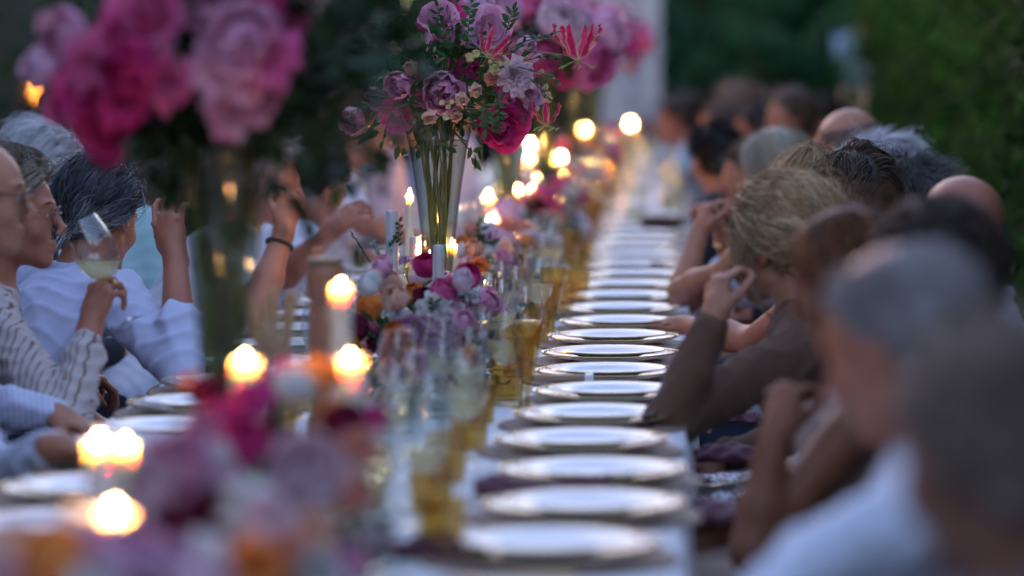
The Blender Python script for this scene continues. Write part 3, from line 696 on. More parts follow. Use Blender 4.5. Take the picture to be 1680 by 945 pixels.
def lily(parent, P, base, s, spread, lean):
    """flame lily: six wavy petals swept upward, anthers splayed below"""
    lo = empty('flame_lily'); lo.parent = parent; lo.location = P-base
    for k in range(6):
        a = k*pi/3+lean; V = []; nu, nv = 5, 12; 
        for j in range(nv):
            v = j/(nv-1); w = s*.135*(sin(pi*(.04+.93*v))**.7)
            out = s*spread*(sin(v*1.9)*.55+.1*v); up = s*(v*1.0)-s*.12*sin(pi*v)*(1 if v<.3 else 0)
            for i in range(nu):
                u = i/(nu-1)*2-1; wav = s*.075*sin(v*17+k*1.3+(pi if u>0 else 0))*abs(u)
                x = u*w; R = .004+out+wav-.25*w*(1-u*u); V.append((R*cos(a)-x*sin(a), R*sin(a)+x*cos(a), up+wav*.5))
        F = [(j*nu+i,j*nu+i+1,(j+1)*nu+i+1,(j+1)*nu+i) for j in range(nv-1) for i in range(nu-1)]
        c = np.zeros((len(V),3))
        for j in range(nv):
            for i in range(nu):
                e = abs(i/(nu-1)*2-1); v = j/(nv-1); ye = max(1-v*5, (e>.9)*(.75-v*.35)); ye = max(0,min(1,ye))
                c[j*nu+i] = np.array((.6,.008,.10))*(1-ye)+np.array((.75,.55,.25))*ye
        o = link('petal', mesh('petal', V, F, True, c), M['lily'], lo)
    for k in range(6):
        a = k*pi/3+lean+.5; m = MB(); m.tube([(0,0,0),(s*.25*cos(a),s*.25*sin(a),-s*.08),(s*.5*cos(a),s*.5*sin(a),-s*.2)],.0007,4)
        m.tube([(s*.5*cos(a)-.004,s*.5*sin(a),-s*.2-.003),(s*.5*cos(a)+.005,s*.5*sin(a),-s*.2+.004)],.0015,5); m.build('stamen', M['pollen'], lo)
    m = MB(); m.lathe([(.001,-s*.1),(.004,-s*.05),(.004,0),(.001,s*.03)],8); m.build('flower_base', M['pollen'], lo)
    return lo
M['lily'] = mat('lily_petal', attr=1, rough=.45, translucent=.3)
def auto_bouquet(name, base, centre, R, nb, size, kinds, label, nsprig, zsq=.8, lower=-.3, spr_len=.14, leafm='leaf', only=None):
    t = empty(name, tuple(base)); tag(t, label, 'flowers')
    m = 0
    for k in range(nb):
        z = 1-(1-lower)*(k+.5)/nb; rr = math.sqrt(max(0,1-z*z)); a = k*2.399+random.uniform(-.3,.3)
        D = vec(rr*cos(a), rr*sin(a), z); kd, cl = random.choice(kinds)
        P = centre+D*np.array((R,R,R*zsq))*random.uniform(.78,1.0)
        s = size*random.uniform(.8,1.2)*{'peony':1,'open_peony':1.1,'rose':.7,'carnation':.65,'bud':.35}[kd]
        bloom(t, P, s, kd, cl, D+vec(0,-.25,.25), base)
    mb = MB()
    for k in range(nb*2):
        D = nrm(rng.normal(0,1,3)); 
        if D[2] < lower-.25: continue
        p0 = centre+D*R*.25-base; p1 = centre+D*np.array((R,R,R*zsq))*.8-base
        mb.tube([p0,(p0+p1)/2+rng.normal(0,.006,3),p1],.0018,4)
        for j in range(7):
            q = p0+(p1-p0)*random.uniform(.4,1.05); mb.add(*leaf_v(q, D+rng.normal(0,.8,3), rng.normal(0,1,3), .045*random.uniform(.7,1.3), .02))
    o = mb.build('foliage', M[leafm], t); o['kind'] = 'stuff'
    for k in range(nsprig):
        D = nrm(rng.normal(0,1,3)+vec(0,0,.2)); 
        if D[2] < lower-.1: D[2] = abs(D[2])
        sprig(t, centre+D*np.array((R,R,R*zsq))*.7, D, spr_len*random.uniform(.8,1.3), 13, .032, M[leafm if k%2 else 'leaf2'], base, .6)
    return t
KP = [('peony','hotpink'),('peony','pink'),('open_peony','magenta'),('peony','palepink'),('peony','magenta')]
# --- tall vase 1, out of focus
BK[0] = .98
v1 = vec(-.775,6.3,TOP); trumpet_vase(tuple(v1),.6,'tall blurred trumpet vase standing nearest, full of stems')
t = empty('flower_bouquet', tuple(v1+vec(0,0,.6))); tag(t,'large blurred bouquet of pink and magenta peonies in the nearest tall vase','flowers'); base = v1+vec(0,0,.6)
stems(t, base, v1, .6, 16, .07, 'stem_dark'); stems(t, base, v1, .6, 12, .07)
for (px,py,dd,r,k,c) in ((110,60,6.15,.05,'peony','mauve'),(185,60,6.1,.05,'carnation','magenta'),(270,130,6.05,.045,'carnation','hotpink'),(140,100,6.05,.045,'carnation','hotpink'),(370,110,5.98,.05,'carnation','pink'),(440,90,5.98,.05,'carnation','hotpink'),(385,185,6.02,.045,'carnation','mauve'),(200,165,6.0,.045,'carnation','magenta'),(240,20,6.1,.055,'open_peony','hotpink'),(150,135,6.1,.062,'open_peony','magenta'),(215,110,6.0,.055,'peony','magenta'),(170,205,6.15,.05,'open_peony','magenta'),(255,75,6.2,.05,'peony','mauve'),(120,170,6.3,.045,'peony','hotpink'),
    (400,75,6.0,.07,'peony','pink'),(405,145,6.05,.065,'peony','pink'),(470,40,6.25,.055,'peony','hotpink'),(350,30,6.2,.05,'peony','pink'),(180,245,6.2,.036,'rose','magenta'),(300,-10,6.3,.06,'peony','hotpink'),(480,100,6.35,.04,'peony','mauve'),(440,-20,6.1,.05,'peony','magenta'),(75,110,6.35,.04,'peony','lilac'),
    (330,-40,6.5,.06,'peony','pink'),(180,-50,6.5,.06,'peony','pink'),(520,-30,6.5,.055,'peony','magenta')):
    P = PX(px,py,dd); C = v1+vec(0,0,.72); bloom(t, P, r, k, c, nrm(P-C)+vec(0,-.9,.2), base)
mb = MB(); C = v1+vec(0,0,.70)
for k in range(200):
    D = nrm(rng.normal(0,1,3)*np.array((1,1,.7))+vec(.12,0,.3)); rr = random.uniform(.05,.27)*(1.15 if D[0]>0 else .85); p1 = C+D*rr-base
    if k < 70: mb.tube([v1+vec(0,0,.58)-base,(p1+v1+vec(0,0,.62)-base)/2,p1],.002,4)
    for j in range(5): mb.add(*leaf_v(p1+rng.normal(0,.012,3), D+rng.normal(0,.7,3), rng.normal(0,1,3), .055*random.uniform(.7,1.3), .026))
o = mb.build('foliage', M['leaf_dark'], t); o['kind'] = 'stuff'
for k in range(15):
    a = random.uniform(-.5,1.3); D = nrm(vec(cos(a)*1.0,rng.normal(0,.4),sin(a)*.6-.05)); sprig(t, C+D*.12, D, .24, 14, .045, M['leaf_dark'], base, .5)
BK[0] = .97
# --- tall vase 2, the sharp one
v2 = vec((719-1140)*9.3/FP,9.3,TOP); trumpet_vase(tuple(v2),.595,'tall clear trumpet vase in sharp focus, green stems in water')
base = v2+vec(0,0,.595); t = empty('flower_bouquet', tuple(base)); tag(t,'sharp mixed bouquet with peonies, peach roses and red flame lilies in the tall vase','flowers')
stems(t, base, v2, .595, 22)
C = v2+vec(0,0,.68)
for (px,py,dd,r,k,c) in ((822,208,9.15,.06,'open_peony','magenta'),(728,150,9.12,.062,'peony','mauve'),(800,48,9.15,.052,'open_peony','pink'),(768,62,9.25,.04,'peony','palepink'),(848,124,9.08,.046,'carnation','palepink'),(868,152,9.15,.03,'carnation','pink'),(876,160,9.2,.03,'carnation','lilac'),
    (779,148,9.02,.022,'rose','peach'),(757,163,9.03,.023,'rose','peach'),(705,192,9.05,.024,'rose','peach'),(748,190,9.1,.02,'rose','peach'),(805,128,9.05,.024,'rose','coral'),(811,114,9.0,.018,'rose','yellow'),(818,97,9.05,.018,'rose','peach'),(675,112,9.15,.024,'rose','peach'),(650,80,9.2,.024,'rose','peach'),
    (735,176,9.0,.012,'bud','yellow'),(725,168,9.0,.013,'bud','yellow'),(732,192,9.0,.014,'bud','yellow'),(741,167,9.02,.012,'bud','yellow'),(803,102,9.0,.010,'bud','yellow'),(820,106,9.0,.010,'bud','yellow'),(835,104,9.0,.010,'bud','yellow'),(770,97,9.1,.022,'bud','yellow'),(779,90,9.1,.02,'bud','yellow'),
    (584,196,9.25,.04,'peony','mauve'),(650,188,9.2,.04,'open_peony','hotpink'),(620,160,9.3,.035,'rose','mauve'),(655,140,9.15,.04,'peony','mauve'),(690,150,9.2,.04,'open_peony','mauve'),(668,5,9.15,.02,'rose','yellow'),(665,18,9.12,.018,'rose','yellow'),(720,25,9.2,.045,'open_peony','pink'),(735,55,9.2,.04,'peony','mauve'),(700,40,9.3,.03,'peony','hotpink'),
    (785,18,9.35,.045,'peony','lilac'),(895,160,9.3,.018,'rose','peach'),(893,144,9.25,.014,'bud','yellow'),(899,158,9.2,.013,'bud','yellow'),(888,117,9.2,.01,'bud','yellow'),(740,-30,9.3,.05,'peony','hotpink'),(690,-25,9.35,.05,'peony','pink'),(800,-35,9.4,.05,'peony','pink'),(760,120,9.35,.05,'peony','magenta'),(860,85,9.45,.04,'peony','mauve'),(830,165,9.3,.045,'peony','hotpink'),(850,190,9.2,.035,'open_peony','hotpink')):
    P = PX(px,py,dd); bloom(t, P, r, k, c, nrm(P-C)+vec(0,-.8,.1) if k != 'bud' else nrm(P-C)+vec(0,0,.3), base)
mb = MB()
for k in range(170):
    D = nrm(rng.normal(0,1,3)*np.array((1,.8,.75))+vec(-.05,0,.05)); rr = random.uniform(.05,.2); p1 = C+D*rr-base
    if k < 60: mb.tube([v2+vec(0,0,.58)-base,(p1+v2+vec(0,0,.6)-base)/2,p1],.0018,5)
    for j in range(5): mb.add(*leaf_v(p1+rng.normal(0,.012,3), D+rng.normal(0,.7,3), rng.normal(0,1,3), .036*random.uniform(.7,1.3), .015))
o = mb.build('foliage', M['leaf'], t); o['kind'] = 'stuff'
for (px,py,dx,dz,L,n,ll,mk) in ((800,110,.9,.8,.11,14,.026,'leaf'),(825,90,1,.55,.12,14,.024,'leaf2'),(850,110,1,-.25,.11,14,.028,'leaf'),(860,100,1,.25,.08,11,.024,'leaf'),(830,55,.3,1,.06,9,.026,'leaf'),(845,75,.8,.4,.1,12,.024,'leaf'),(815,150,.1,-1,.1,14,.022,'leaf'),(835,140,.5,-.9,.09,14,.02,'leaf'),(795,165,.2,-1,.07,9,.03,'leaf'),
    (870,130,.5,-.4,.07,9,.022,'leaf'),(690,70,-.9,.5,.13,14,.028,'leaf'),(660,120,-1,0,.13,14,.03,'leaf'),(640,160,-1,-.1,.14,12,.028,'leaf'),(670,90,-.6,.9,.12,12,.028,'leaf'),(765,75,.2,.9,.1,12,.026,'leaf'),(590,215,-.7,.5,.1,12,.024,'leaf2'),(740,90,-.2,.8,.12,13,.026,'leaf'),(885,95,1,.1,.05,8,.02,'leaf'),(640,190,-.4,-1,.06,8,.026,'leaf'),(762,178,.6,-.7,.06,8,.026,'leaf'),(850,60,1,.0,.08,10,.02,'leaf2')):
    sprig(t, PX(px,py,9.05+random.uniform(-.05,.12)), vec(dx,rng.normal(-.25,.25),dz), L, n, ll, M[mk], base, .35)
lily(t, PX(947,99,9.08), base, .085, .95, .2); lily(t, PX(896,205,9.08), base, .052, .95, .5)
l3 = lily(t, PX(800,92,9.0), base, .06, 1.0, 1.1); l3.rotation_euler = (-.6,.5,0)
m = MB(); m.tube([PX(860,82,9.15)-base,PX(905,88,9.1)-base,PX(940,93,9.08)-base,PX(947,101,9.08)-base],.0018,6); m.tube([PX(850,140,9.2)-base,PX(885,190,9.12)-base,PX(896,207,9.08)-base],.0016,6); m.build('stem', M['stem'], t)
BK[0] = 1.0
# --- tall vases 3..6
for i,(x,y,w,n,lab) in enumerate(((-.6,12.3,.27,30,'second blurred tall vase'),(-.6,15.4,.27,26,'third blurred tall vase'),(-.58,18.6,.26,22,'fourth blurred tall vase'),(-.58,22,.26,18,'farthest tall vase'))):
    v = vec(x,y,TOP); trumpet_vase(tuple(v),.6,lab+' beyond the sharp one, with a pink bouquet')
    b = v+vec(0,0,.6); bt = auto_bouquet('flower_bouquet', b, v+vec(.06,0,.74), w, n, .08, KP+[('peony','lilac')], 'pink and magenta peony bouquet in the '+lab, 10, .62, -.5, .16)
    stems(bt, b, v, .6, 12)
# --- low garlands along the table
LOWK = [('peony','palepink'),('peony','pink'),('peony','hotpink'),('rose','orange'),('rose','orange'),('rose','coral'),('rose','white'),('carnation','white'),('rose','peach'),('rose','magenta'),('rose','coral'),('rose','burgundy'),('open_peony','pink')]
def low(name_lab, blooms, base, spr):
    t = empty('flower_arrangement', tuple(base)); tag(t, name_lab, 'flowers')
    for (px,py,d,r,k,c) in blooms:
        P = PX(px,py,d); bloom(t, P, r, k, c, nrm(P-base-vec(0,0,.02))+vec(0,-.7,.25), base)
        m = MB(); m.tube([vec(*((P-base)*vec(.4,.4,0)))+vec(0,0,.02),(P-base)*.6+vec(0,0,.02),P-base],.0022,5); m.build('stem', M['stem'], t)
    return t
def low_fill(t, base, n, rx, ry, rz, size, y0=-.9, y1=.3):
    for k in range(n):
        a = random.uniform(0,2*pi); h = random.uniform(.25,1); q = math.sqrt(max(0,1-h*h*.7))
        P = base+vec(cos(a)*rx*q, random.uniform(y0,y1)*ry, rz*h)
        kd, cl = random.choice(LOWK); bloom(t, P, size*random.uniform(.8,1.2), kd, cl, nrm(vec(cos(a),-.6,h)), base)
def low_leaves(t, base, rx, ry, rz, n, sp, ll=.04, mt='leaf'):
    mb = MB()
    for k in range(n):
        D = nrm(rng.normal(0,1,3)); D[2] = abs(D[2]); rr = random.uniform(.45,.98); p1 = D*rr*np.array((rx,ry,rz))+vec(0,0,.012)
        for j in range(3): mb.add(*leaf_v(p1+rng.normal(0,.01,3), D+rng.normal(0,.7,3), rng.normal(0,1,3), ll*random.uniform(.7,1.3), ll*.45))
    o = mb.build('foliage', M[mt], t); o['kind'] = 'stuff'
    for k in range(sp):
        D = nrm(vec(rng.normal(0,1),rng.normal(0,.6),abs(rng.normal(0,.7)))); sprig(t, base+D*np.array((rx,ry,rz))*.8, D, .1, 11, ll*.7, M['leaf'], base, .3)
    m = MB(); m.lathe([(.07,0),(.09,.01),(.1,.05),(.095,.05),(.085,.012),(.001,.01)],24); m.build('pot', M['porcelain'], t)
b1 = vec(-.60,8.55,TOP)
t = low('garland of lilac peony, orange and coral roses and white buds before the vase', [
 (668,555,8.15,.052,'peony','lilac'),(700,545,8.2,.04,'peony','pink'),(678,483,8.45,.03,'rose','orange'),(655,580,8.1,.045,'open_peony','coral'),(640,470,8.6,.034,'rose','peach'),(713,500,8.3,.036,'carnation','white'),(745,530,8.3,.04,'carnation','lilac'),(755,500,8.5,.035,'peony','pink'),(740,480,8.7,.03,'rose','hotpink'),(765,540,8.2,.022,'rose','white'),
 (640,610,8.0,.035,'rose','coral'),(700,610,8.0,.03,'rose','white'),(730,590,8.1,.035,'rose','white'),(750,605,8.1,.028,'rose','orange'),(620,560,8.3,.032,'rose','burgundy'),(612,400,9.0,.014,'bud','white'),(620,410,9.0,.012,'bud','white'),(605,500,8.5,.03,'rose','palepink'),(668,445,8.9,.018,'bud','yellow'),(610,452,8.8,.022,'carnation','burgundy'),(600,475,8.7,.02,'rose','burgundy'),
 (655,520,8.3,.03,'rose','white'),(690,460,8.8,.03,'peony','palepink'),(725,462,8.9,.028,'rose','palepink'),(663,425,9.0,.022,'carnation','lilac'),(790,550,8.2,.016,'bud','white'),(682,600,7.95,.04,'rose','mauve'),(665,630,7.95,.03,'rose','burgundy'),(715,570,8.05,.035,'peony','lilac'),(800,520,8.5,.012,'bud','white')], b1, 10)
low_fill(t, b1, 42, .16, .5, .27, .033)
low_leaves(t, b1, .15, .5, .22, 220, 14, .034)
for (px,py,dx,dz) in ((608,430,-.6,.9),(630,440,.4,1),(690,470,1,.4),(615,470,-1,.3),(650,410,.3,1),(600,520,-1,.2)): sprig(t, PX(px,py,8.75), vec(dx,-.2,dz), .07, 10, .02, M['leaf'], b1, .2)
b2 = vec(-.6,10.6,TOP)
t = low('garland of orange rose, pink peonies and white petals right of the vase', [
 (787,440,10.1,.036,'rose','orange'),(760,405,10.5,.032,'rose','orange'),(770,430,10.2,.02,'carnation','lilac'),(815,400,11,.045,'peony','pink'),(845,375,11.5,.045,'open_peony','coral'),(862,405,11.2,.035,'rose','orange'),(800,380,11.2,.035,'rose','white'),(830,440,10.3,.04,'peony','palepink'),(750,440,10.1,.03,'carnation','palepink'),(795,415,10.5,.03,'rose','white'),
 (865,385,11.6,.04,'rose','peach'),(875,390,11.4,.035,'open_peony','palepink'),(900,395,11.6,.035,'open_peony','white'),(745,385,10.6,.03,'rose','palepink'),(775,380,11,.03,'rose','coral'),(830,355,12,.05,'peony','lilac'),(785,395,10.8,.02,'rose','burgundy'),(850,430,10.4,.03,'rose','orange'),(815,460,10.0,.03,'rose','burgundy'),(860,450,10.2,.025,'rose','peach'),(765,460,10.0,.028,'rose','coral')], b2, 10)
low_fill(t, b2, 30, .16, .6, .22, .03)
low_leaves(t, b2, .17, .6, .2, 200, 12, .036)
for i,(y,lab) in enumerate(((13.2,'first far garland past the sharp vase'),(14.7,'second far garland past the sharp vase'),(16.6,'third far garland, lilac among dark leaves'),(19.5,'fourth far garland near the bright candles'),(23,'last garland close to the table end'))):
    b = vec(-.58,y,TOP); t = auto_bouquet('flower_arrangement', b, b+vec(.02,0,.07), .2, 26, .05, LOWK, lab, 6, .75, -.05, .08); t.children[0]
    low_leaves(t, b, .2, .45, .17, 90, 0)
# near, very soft garlands
b0 = vec(-.62,5.35,TOP)
t = low('big out of focus garland of pink, burgundy, white and orange blooms at the near end', [
 (505,775,5.05,.058,'peony','palepink'),(455,740,5.3,.042,'rose','burgundy'),(300,770,5.0,.055,'peony','pink'),(250,800,4.95,.04,'peony','palepink'),(480,640,5.6,.04,'rose','white'),(525,620,5.7,.032,'rose','orange'),(470,615,5.8,.03,'rose','hotpink'),(370,690,5.4,.045,'open_peony','magenta'),(400,730,5.2,.045,'rose','magenta'),(350,760,5.1,.04,'rose','white'),
 (400,830,4.85,.05,'rose','white'),(440,850,4.8,.042,'rose','palepink'),(350,840,4.85,.04,'rose','burgundy'),(285,860,4.8,.036,'rose','burgundy'),(560,700,5.4,.038,'rose','burgundy'),(590,740,5.2,.036,'rose','coral'),(585,810,5.0,.03,'rose','coral'),(550,690,5.5,.03,'rose','orange'),(340,650,5.7,.032,'rose','burgundy'),(310,630,5.8,.02,'rose','coral'),
 (420,660,5.5,.036,'rose','magenta'),(360,800,4.9,.035,'peony','lilac'),(520,870,4.8,.034,'rose','peach'),(420,925,4.6,.045,'rose','orange'),(340,925,4.6,.045,'rose','white'),(470,905,4.7,.03,'rose','coral'),(330,720,5.3,.035,'peony','mauve'),(610,690,5.5,.025,'rose','magenta')], b0, 10)
LOWK = LOWK+[('peony','palepink'),('peony','pink'),('rose','white')]*2
low_fill(t, b0+vec(-.05,0,0), 28, .17, .55, .2, .038)
low_leaves(t, b0, .2, .6, .17, 170, 10, .04)
b00 = vec(-.72,4.3,TOP)
t = low('soft orange, white and lilac blooms at the very bottom left', [
 (90,935,4.4,.05,'rose','orange'),(20,915,4.5,.045,'rose','peach'),(200,920,4.4,.05,'peony','pink'),(130,880,4.5,.04,'rose','white'),(250,940,4.3,.045,'peony','lilac'),(60,985,4.2,.05,'rose','orange'),(160,985,4.2,.05,'rose','white'),(330,985,4.2,.05,'rose','palepink'),(0,985,4.2,.05,'peony','palepink'),(240,1010,4.1,.05,'rose','burgundy')], b00, 10)
low_fill(t, b00, 14, .22, .3, .2, .036)
low_leaves(t, b00, .2, .3, .12, 60, 5, .04)
# ================================================================== people: smooth implicit bodies
class SDF:
    def __init__(s, lo, hi, h):
        s.h = h; s.lo = np.array(lo, np.float32); n = np.ceil((np.array(hi)-s.lo)/h).astype(int)+1
        s.n = n; s.D = np.full(n, 1.0, np.float32); s.ax = [s.lo[i]+h*np.arange(n[i], dtype=np.float32) for i in range(3)]
    def sub(s, lo, hi):
        a = np.maximum(0, np.floor((np.array(lo)-s.lo)/s.h).astype(int)); b = np.minimum(s.n, np.ceil((np.array(hi)-s.lo)/s.h).astype(int)+1)
        if (b <= a).any(): return None
        sl = tuple(slice(a[i], b[i]) for i in range(3))
        return sl, s.ax[0][sl[0]][:,None,None], s.ax[1][sl[1]][None,:,None], s.ax[2][sl[2]][None,None,:]
    def comb(s, sl, d, k, neg):
        A = s.D[sl]
        if neg: d = -d; h = np.clip(.5-.5*(d-A)/(-k) if False else .5+.5*(d-A)/k, 0, 1); s.D[sl] = A*(1-h)+d*h+k*h*(1-h)
        else: h = np.clip(.5+.5*(A-d)/k, 0, 1); s.D[sl] = A*(1-h)+d*h-k*h*(1-h)
    def cap(s, a, b, ra, rb, k=.02, neg=False):
        a = np.array(a, np.float32); b = np.array(b, np.float32); m = max(ra, rb)+k+s.h*2
        q = s.sub(np.minimum(a,b)-m, np.maximum(a,b)+m)
        if q is None: return
        sl, X, Y, Z = q; ba = b-a; L = max(float(ba@ba), 1e-8)
        h = np.clip(((X-a[0])*ba[0]+(Y-a[1])*ba[1]+(Z-a[2])*ba[2])/L, 0, 1)
        d = np.sqrt((X-a[0]-h*ba[0])**2+(Y-a[1]-h*ba[1])**2+(Z-a[2]-h*ba[2])**2)-(ra+(rb-ra)*h)
        s.comb(sl, d, k, neg)
    def ell(s, c, r, R=None, k=.02, neg=False):
        c = np.array(c, np.float32); r = np.array(r, np.float32); R = np.eye(3) if R is None else R; m = float(r.max())+k+s.h*2
        q = s.sub(c-m, c+m)
        if q is None: return
        sl, X, Y, Z = q; X = X-c[0]; Y = Y-c[1]; Z = Z-c[2]
        k0 = 0; k1 = 0
        for i in range(3):
            u = (X*R[0,i]+Y*R[1,i]+Z*R[2,i])/r[i]; k0 = k0+u*u; k1 = k1+(u/r[i])**2
        k0 = np.sqrt(k0); d = k0*(k0-1)/np.maximum(np.sqrt(k1), 1e-6)
        s.comb(sl, d.astype(np.float32), k, neg)
    def mesh(s):
        D = s.D; n = np.array(D.shape); I = D < 0
        cnt = np.zeros(n-1, np.int8)
        for dx in (0,1):
            for dy in (0,1):
                for dz in (0,1): cnt += I[dx:n[0]-1+dx, dy:n[1]-1+dy, dz:n[2]-1+dz]
        act = (cnt > 0) & (cnt < 8); ix = np.argwhere(act); m = len(ix)
        idx = np.full(n-1, -1, np.int32); idx[act] = np.arange(m)
        cor = np.array([(a,b,c) for a in (0,1) for b in (0,1) for c in (0,1)])
        vals = np.stack([D[ix[:,0]+c[0], ix[:,1]+c[1], ix[:,2]+c[2]] for c in cor], 1)
        acc = np.zeros((m,3)); w = np.zeros(m)
        for i in range(8):
            for j in range(i+1,8):
                if np.abs(cor[i]-cor[j]).sum() == 1:
                    a, b = vals[:,i], vals[:,j]; x = (a < 0) != (b < 0); t = np.where(x, a/np.where(x, a-b, 1), 0)
                    acc += (cor[i]+(cor[j]-cor[i])*t[:,None])*x[:,None]; w += x
        V = s.lo+(ix+acc/w[:,None])*s.h
        F = []
        for ax in range(3):
            sh = [slice(None)]*3; sh2 = [slice(None)]*3; sh[ax] = slice(0,-1); sh2[ax] = slice(1,None)
            ch = I[tuple(sh)] != I[tuple(sh2)]; e = np.argwhere(ch)
            o1, o2 = (ax+1)%3, (ax+2)%3
            ok = (e[:,o1] > 0) & (e[:,o2] > 0) & (e[:,o1] < n[o1]-1) & (e[:,o2] < n[o2]-1); e = e[ok]
            if not len(e): continue
            ins = I[e[:,0],e[:,1],e[:,2]]
            def g(a, b):
                q = e.copy(); q[:,o1] -= a; q[:,o2] -= b; return idx[q[:,0],q[:,1],q[:,2]]
            Q = np.stack([g(1,1), g(0,1), g(0,0), g(1,0)], 1); Q[~ins] = Q[~ins][:, ::-1]; F.append(Q)
        F = np.concatenate(F); F = F[(F >= 0).all(1)]
        return V.astype(np.float32), F.astype(np.int32)
def smooth_v(V, F, it=2):
    for _ in range(it):
        A = np.zeros_like(V); c = np.zeros(len(V))
        for a, b in ((0,1),(1,2),(2,3),(3,0)):
            np.add.at(A, F[:,a], V[F[:,b]]); np.add.at(A, F[:,b], V[F[:,a]]); np.add.at(c, F[:,a], 1); np.add.at(c, F[:,b], 1)
        V = V*.4+A/np.maximum(c,1)[:,None]*.6
    return V
def folds(V, F, amp, fr, sd, dirn=(0,0,1)):
    """cloth creases: shift vertices along their normals"""
    P0, P1, P2 = V[F[:,0]], V[F[:,1]], V[F[:,2]]; fn = np.cross(P1-P0, P2-P0); N = np.zeros_like(V)
    for i in range(4): np.add.at(N, F[:,i], fn)
    N /= np.maximum(np.linalg.norm(N,axis=1),1e-12)[:,None]
    x, y, z = V.T*fr; d = np.array(dirn)
    w1 = np.sin(x*1.1+1.7*np.sin(y*.9+sd)+1.3*np.sin(z*.8+sd*2)); w2 = np.sin(y*1.9+z*2.3+1.5*np.sin(x*1.5+sd*3)+w1); w3 = np.sin(z*3.1-x*2.7+1.2*w1+sd)
    f = (1-np.abs(w1))**2*.6+(1-np.abs(w2))**2*.7+(1-np.abs(w3))**2*.4-.55
    return V+N*(f*amp)[:,None]
# ---------------- head frame: columns right, forward, up
def hframe(yaw, pitch=0, roll=0):
    y, p, r = rad(yaw), rad(pitch), rad(roll)
    f = vec(cos(y)*cos(p), sin(y)*cos(p), -sin(p)); rt = vec(sin(y), -cos(y), 0); up = np.cross(rt, f)
    rt2 = rt*cos(r)-up*sin(r); up2 = up*cos(r)+rt*sin(r)
    return np.stack([rt2, f, up2], 1)
def add_head(s, C, R, k=1.0, female=False, fine=True):
    T = lambda x,y,z: C+R@vec(x,y,z)*k
    E = lambda c, r, kk=.02, neg=False: s.ell(T(*c), np.array(r)*k, R, kk, neg)
    Cp = lambda a, b, ra, rb, kk=.01, neg=False: s.cap(T(*a), T(*b), ra*k, rb*k, kk, neg)
    E((0,-.018,.034),(.075,.098,.086),.01); E((0,.034,.0),(.061,.058,.078),.03); E((0,.034,-.062),(.047,.05,.045),.03)
    Cp((-.04,.005,-.06),(0,.07,-.095),.02,.016,.025); Cp((.04,.005,-.06),(0,.07,-.095),.02,.016,.025)
    E((0,.076,-.098),(.019,.016,.016),.015)
    for q in (-1,1):
        E((q*.04,.058,-.03),(.023,.024,.024),.02)
        Cp((q*.045,.076,.028),(q*.012,.088,.024),.007,.008,.012)
        E((q*.031,.098,.006),(.016,.014,.010),.008,True)
        E((q*.030,.0765,.005),(.0125,.0125,.0125),.003)
        Cp((q*.043,.0815,.012),(q*.018,.089,.0125),.0028,.0028,.003)
        E((q*.077,-.006,-.008),(.008,.019,.031),.006); E((q*.0835,.0,-.004),(.005,.009,.016),.005,True)
        E((q*.074,-.002,-.032),(.007,.009,.011),.008)
        E((q*.011,.107,-.038),(.008,.009,.006),.005)
    Cp((0,.088,.018),(0,.113,-.026),.007,.0105,.008); E((0,.116,-.03),(.010,.010,.009),.006)
    Cp((-.019,.087,-.064),(0,.0965,-.0615),.005,.0062,.005); Cp((.019,.087,-.064),(0,.0965,-.0615),.005,.0062,.005)
    Cp((-.017,.086,-.0735),(0,.094,-.0745),.0055,.0072,.005); Cp((.017,.086,-.0735),(0,.094,-.0745),.0055,.0072,.005)
    Cp((-.021,.093,-.0685),(.021,.093,-.0685),.0018,.0018,.004,True)
def add_hand(s, W, d, n, side, curl=(30,40,30), spread=1.0, thumb=.6, k=1.0):
    """W wrist, d along the hand, n palm normal, side: +1 puts the thumb towards cross(d, n)"""
    d = nrm(d); n = nrm(np.array(n)-d*np.dot(n,d)); l = np.cross(d, n)*side; R = np.stack([l,d,n],1)
    s.ell(W+d*.045*k, (.038*k,.052*k,.017*k), R, .012); s.cap(W-d*.02, W+d*.03*k+l*.004, .026*k,.024*k,.015)
    s.ell(W+d*.03*k+l*.022*k+n*.008*k, (.017*k,.032*k,.016*k), R, .012)
    off = (.031,.0105,-.0102,-.030); ln = (.95,1.04,.97,.78); 
    for i in range(4):
        p = W+d*(.083-(.006 if i in (0,3) else 0)-(.005 if i == 3 else 0))*k+l*off[i]*k; a = 0; fd = d+l*off[i]*3*spread*.6; fd = nrm(fd)
        r = .0080*k
        s.cap(p-d*.02*k, p, .0085*k, r, .006); s.ell(p+n*-.003, (.0095*k,.0095*k,.009*k), None, .004)
        for j, (L, c) in enumerate(((.043,curl[0]),(.027,curl[1]),(.021,curl[2]))):
            a += rad(c*(1+.12*(i-1.5)*(1 if j==0 else .3))); dd = fd*cos(a)+n*sin(a); q = p+dd*L*ln[i]*k
            s.cap(p, q, r, r*.92, .002); p = q; r *= .94
    p = W+d*.02*k+l*.028*k+n*.006*k
    dd = nrm(d*.75+l*.7*thumb+n*.5); q = p+dd*.04*k; s.cap(p, q, .0125*k,.0105*k,.01)
    dd = nrm(d*.9+l*.15*thumb+n*.55); p = q; q = p+dd*.03*k; s.cap(p,q,.0105*k,.0095*k,.005)
    dd = nrm(d*.9-l*.15+n*.6); s.cap(q, q+dd*.022*k, .0095*k,.008*k,.005)
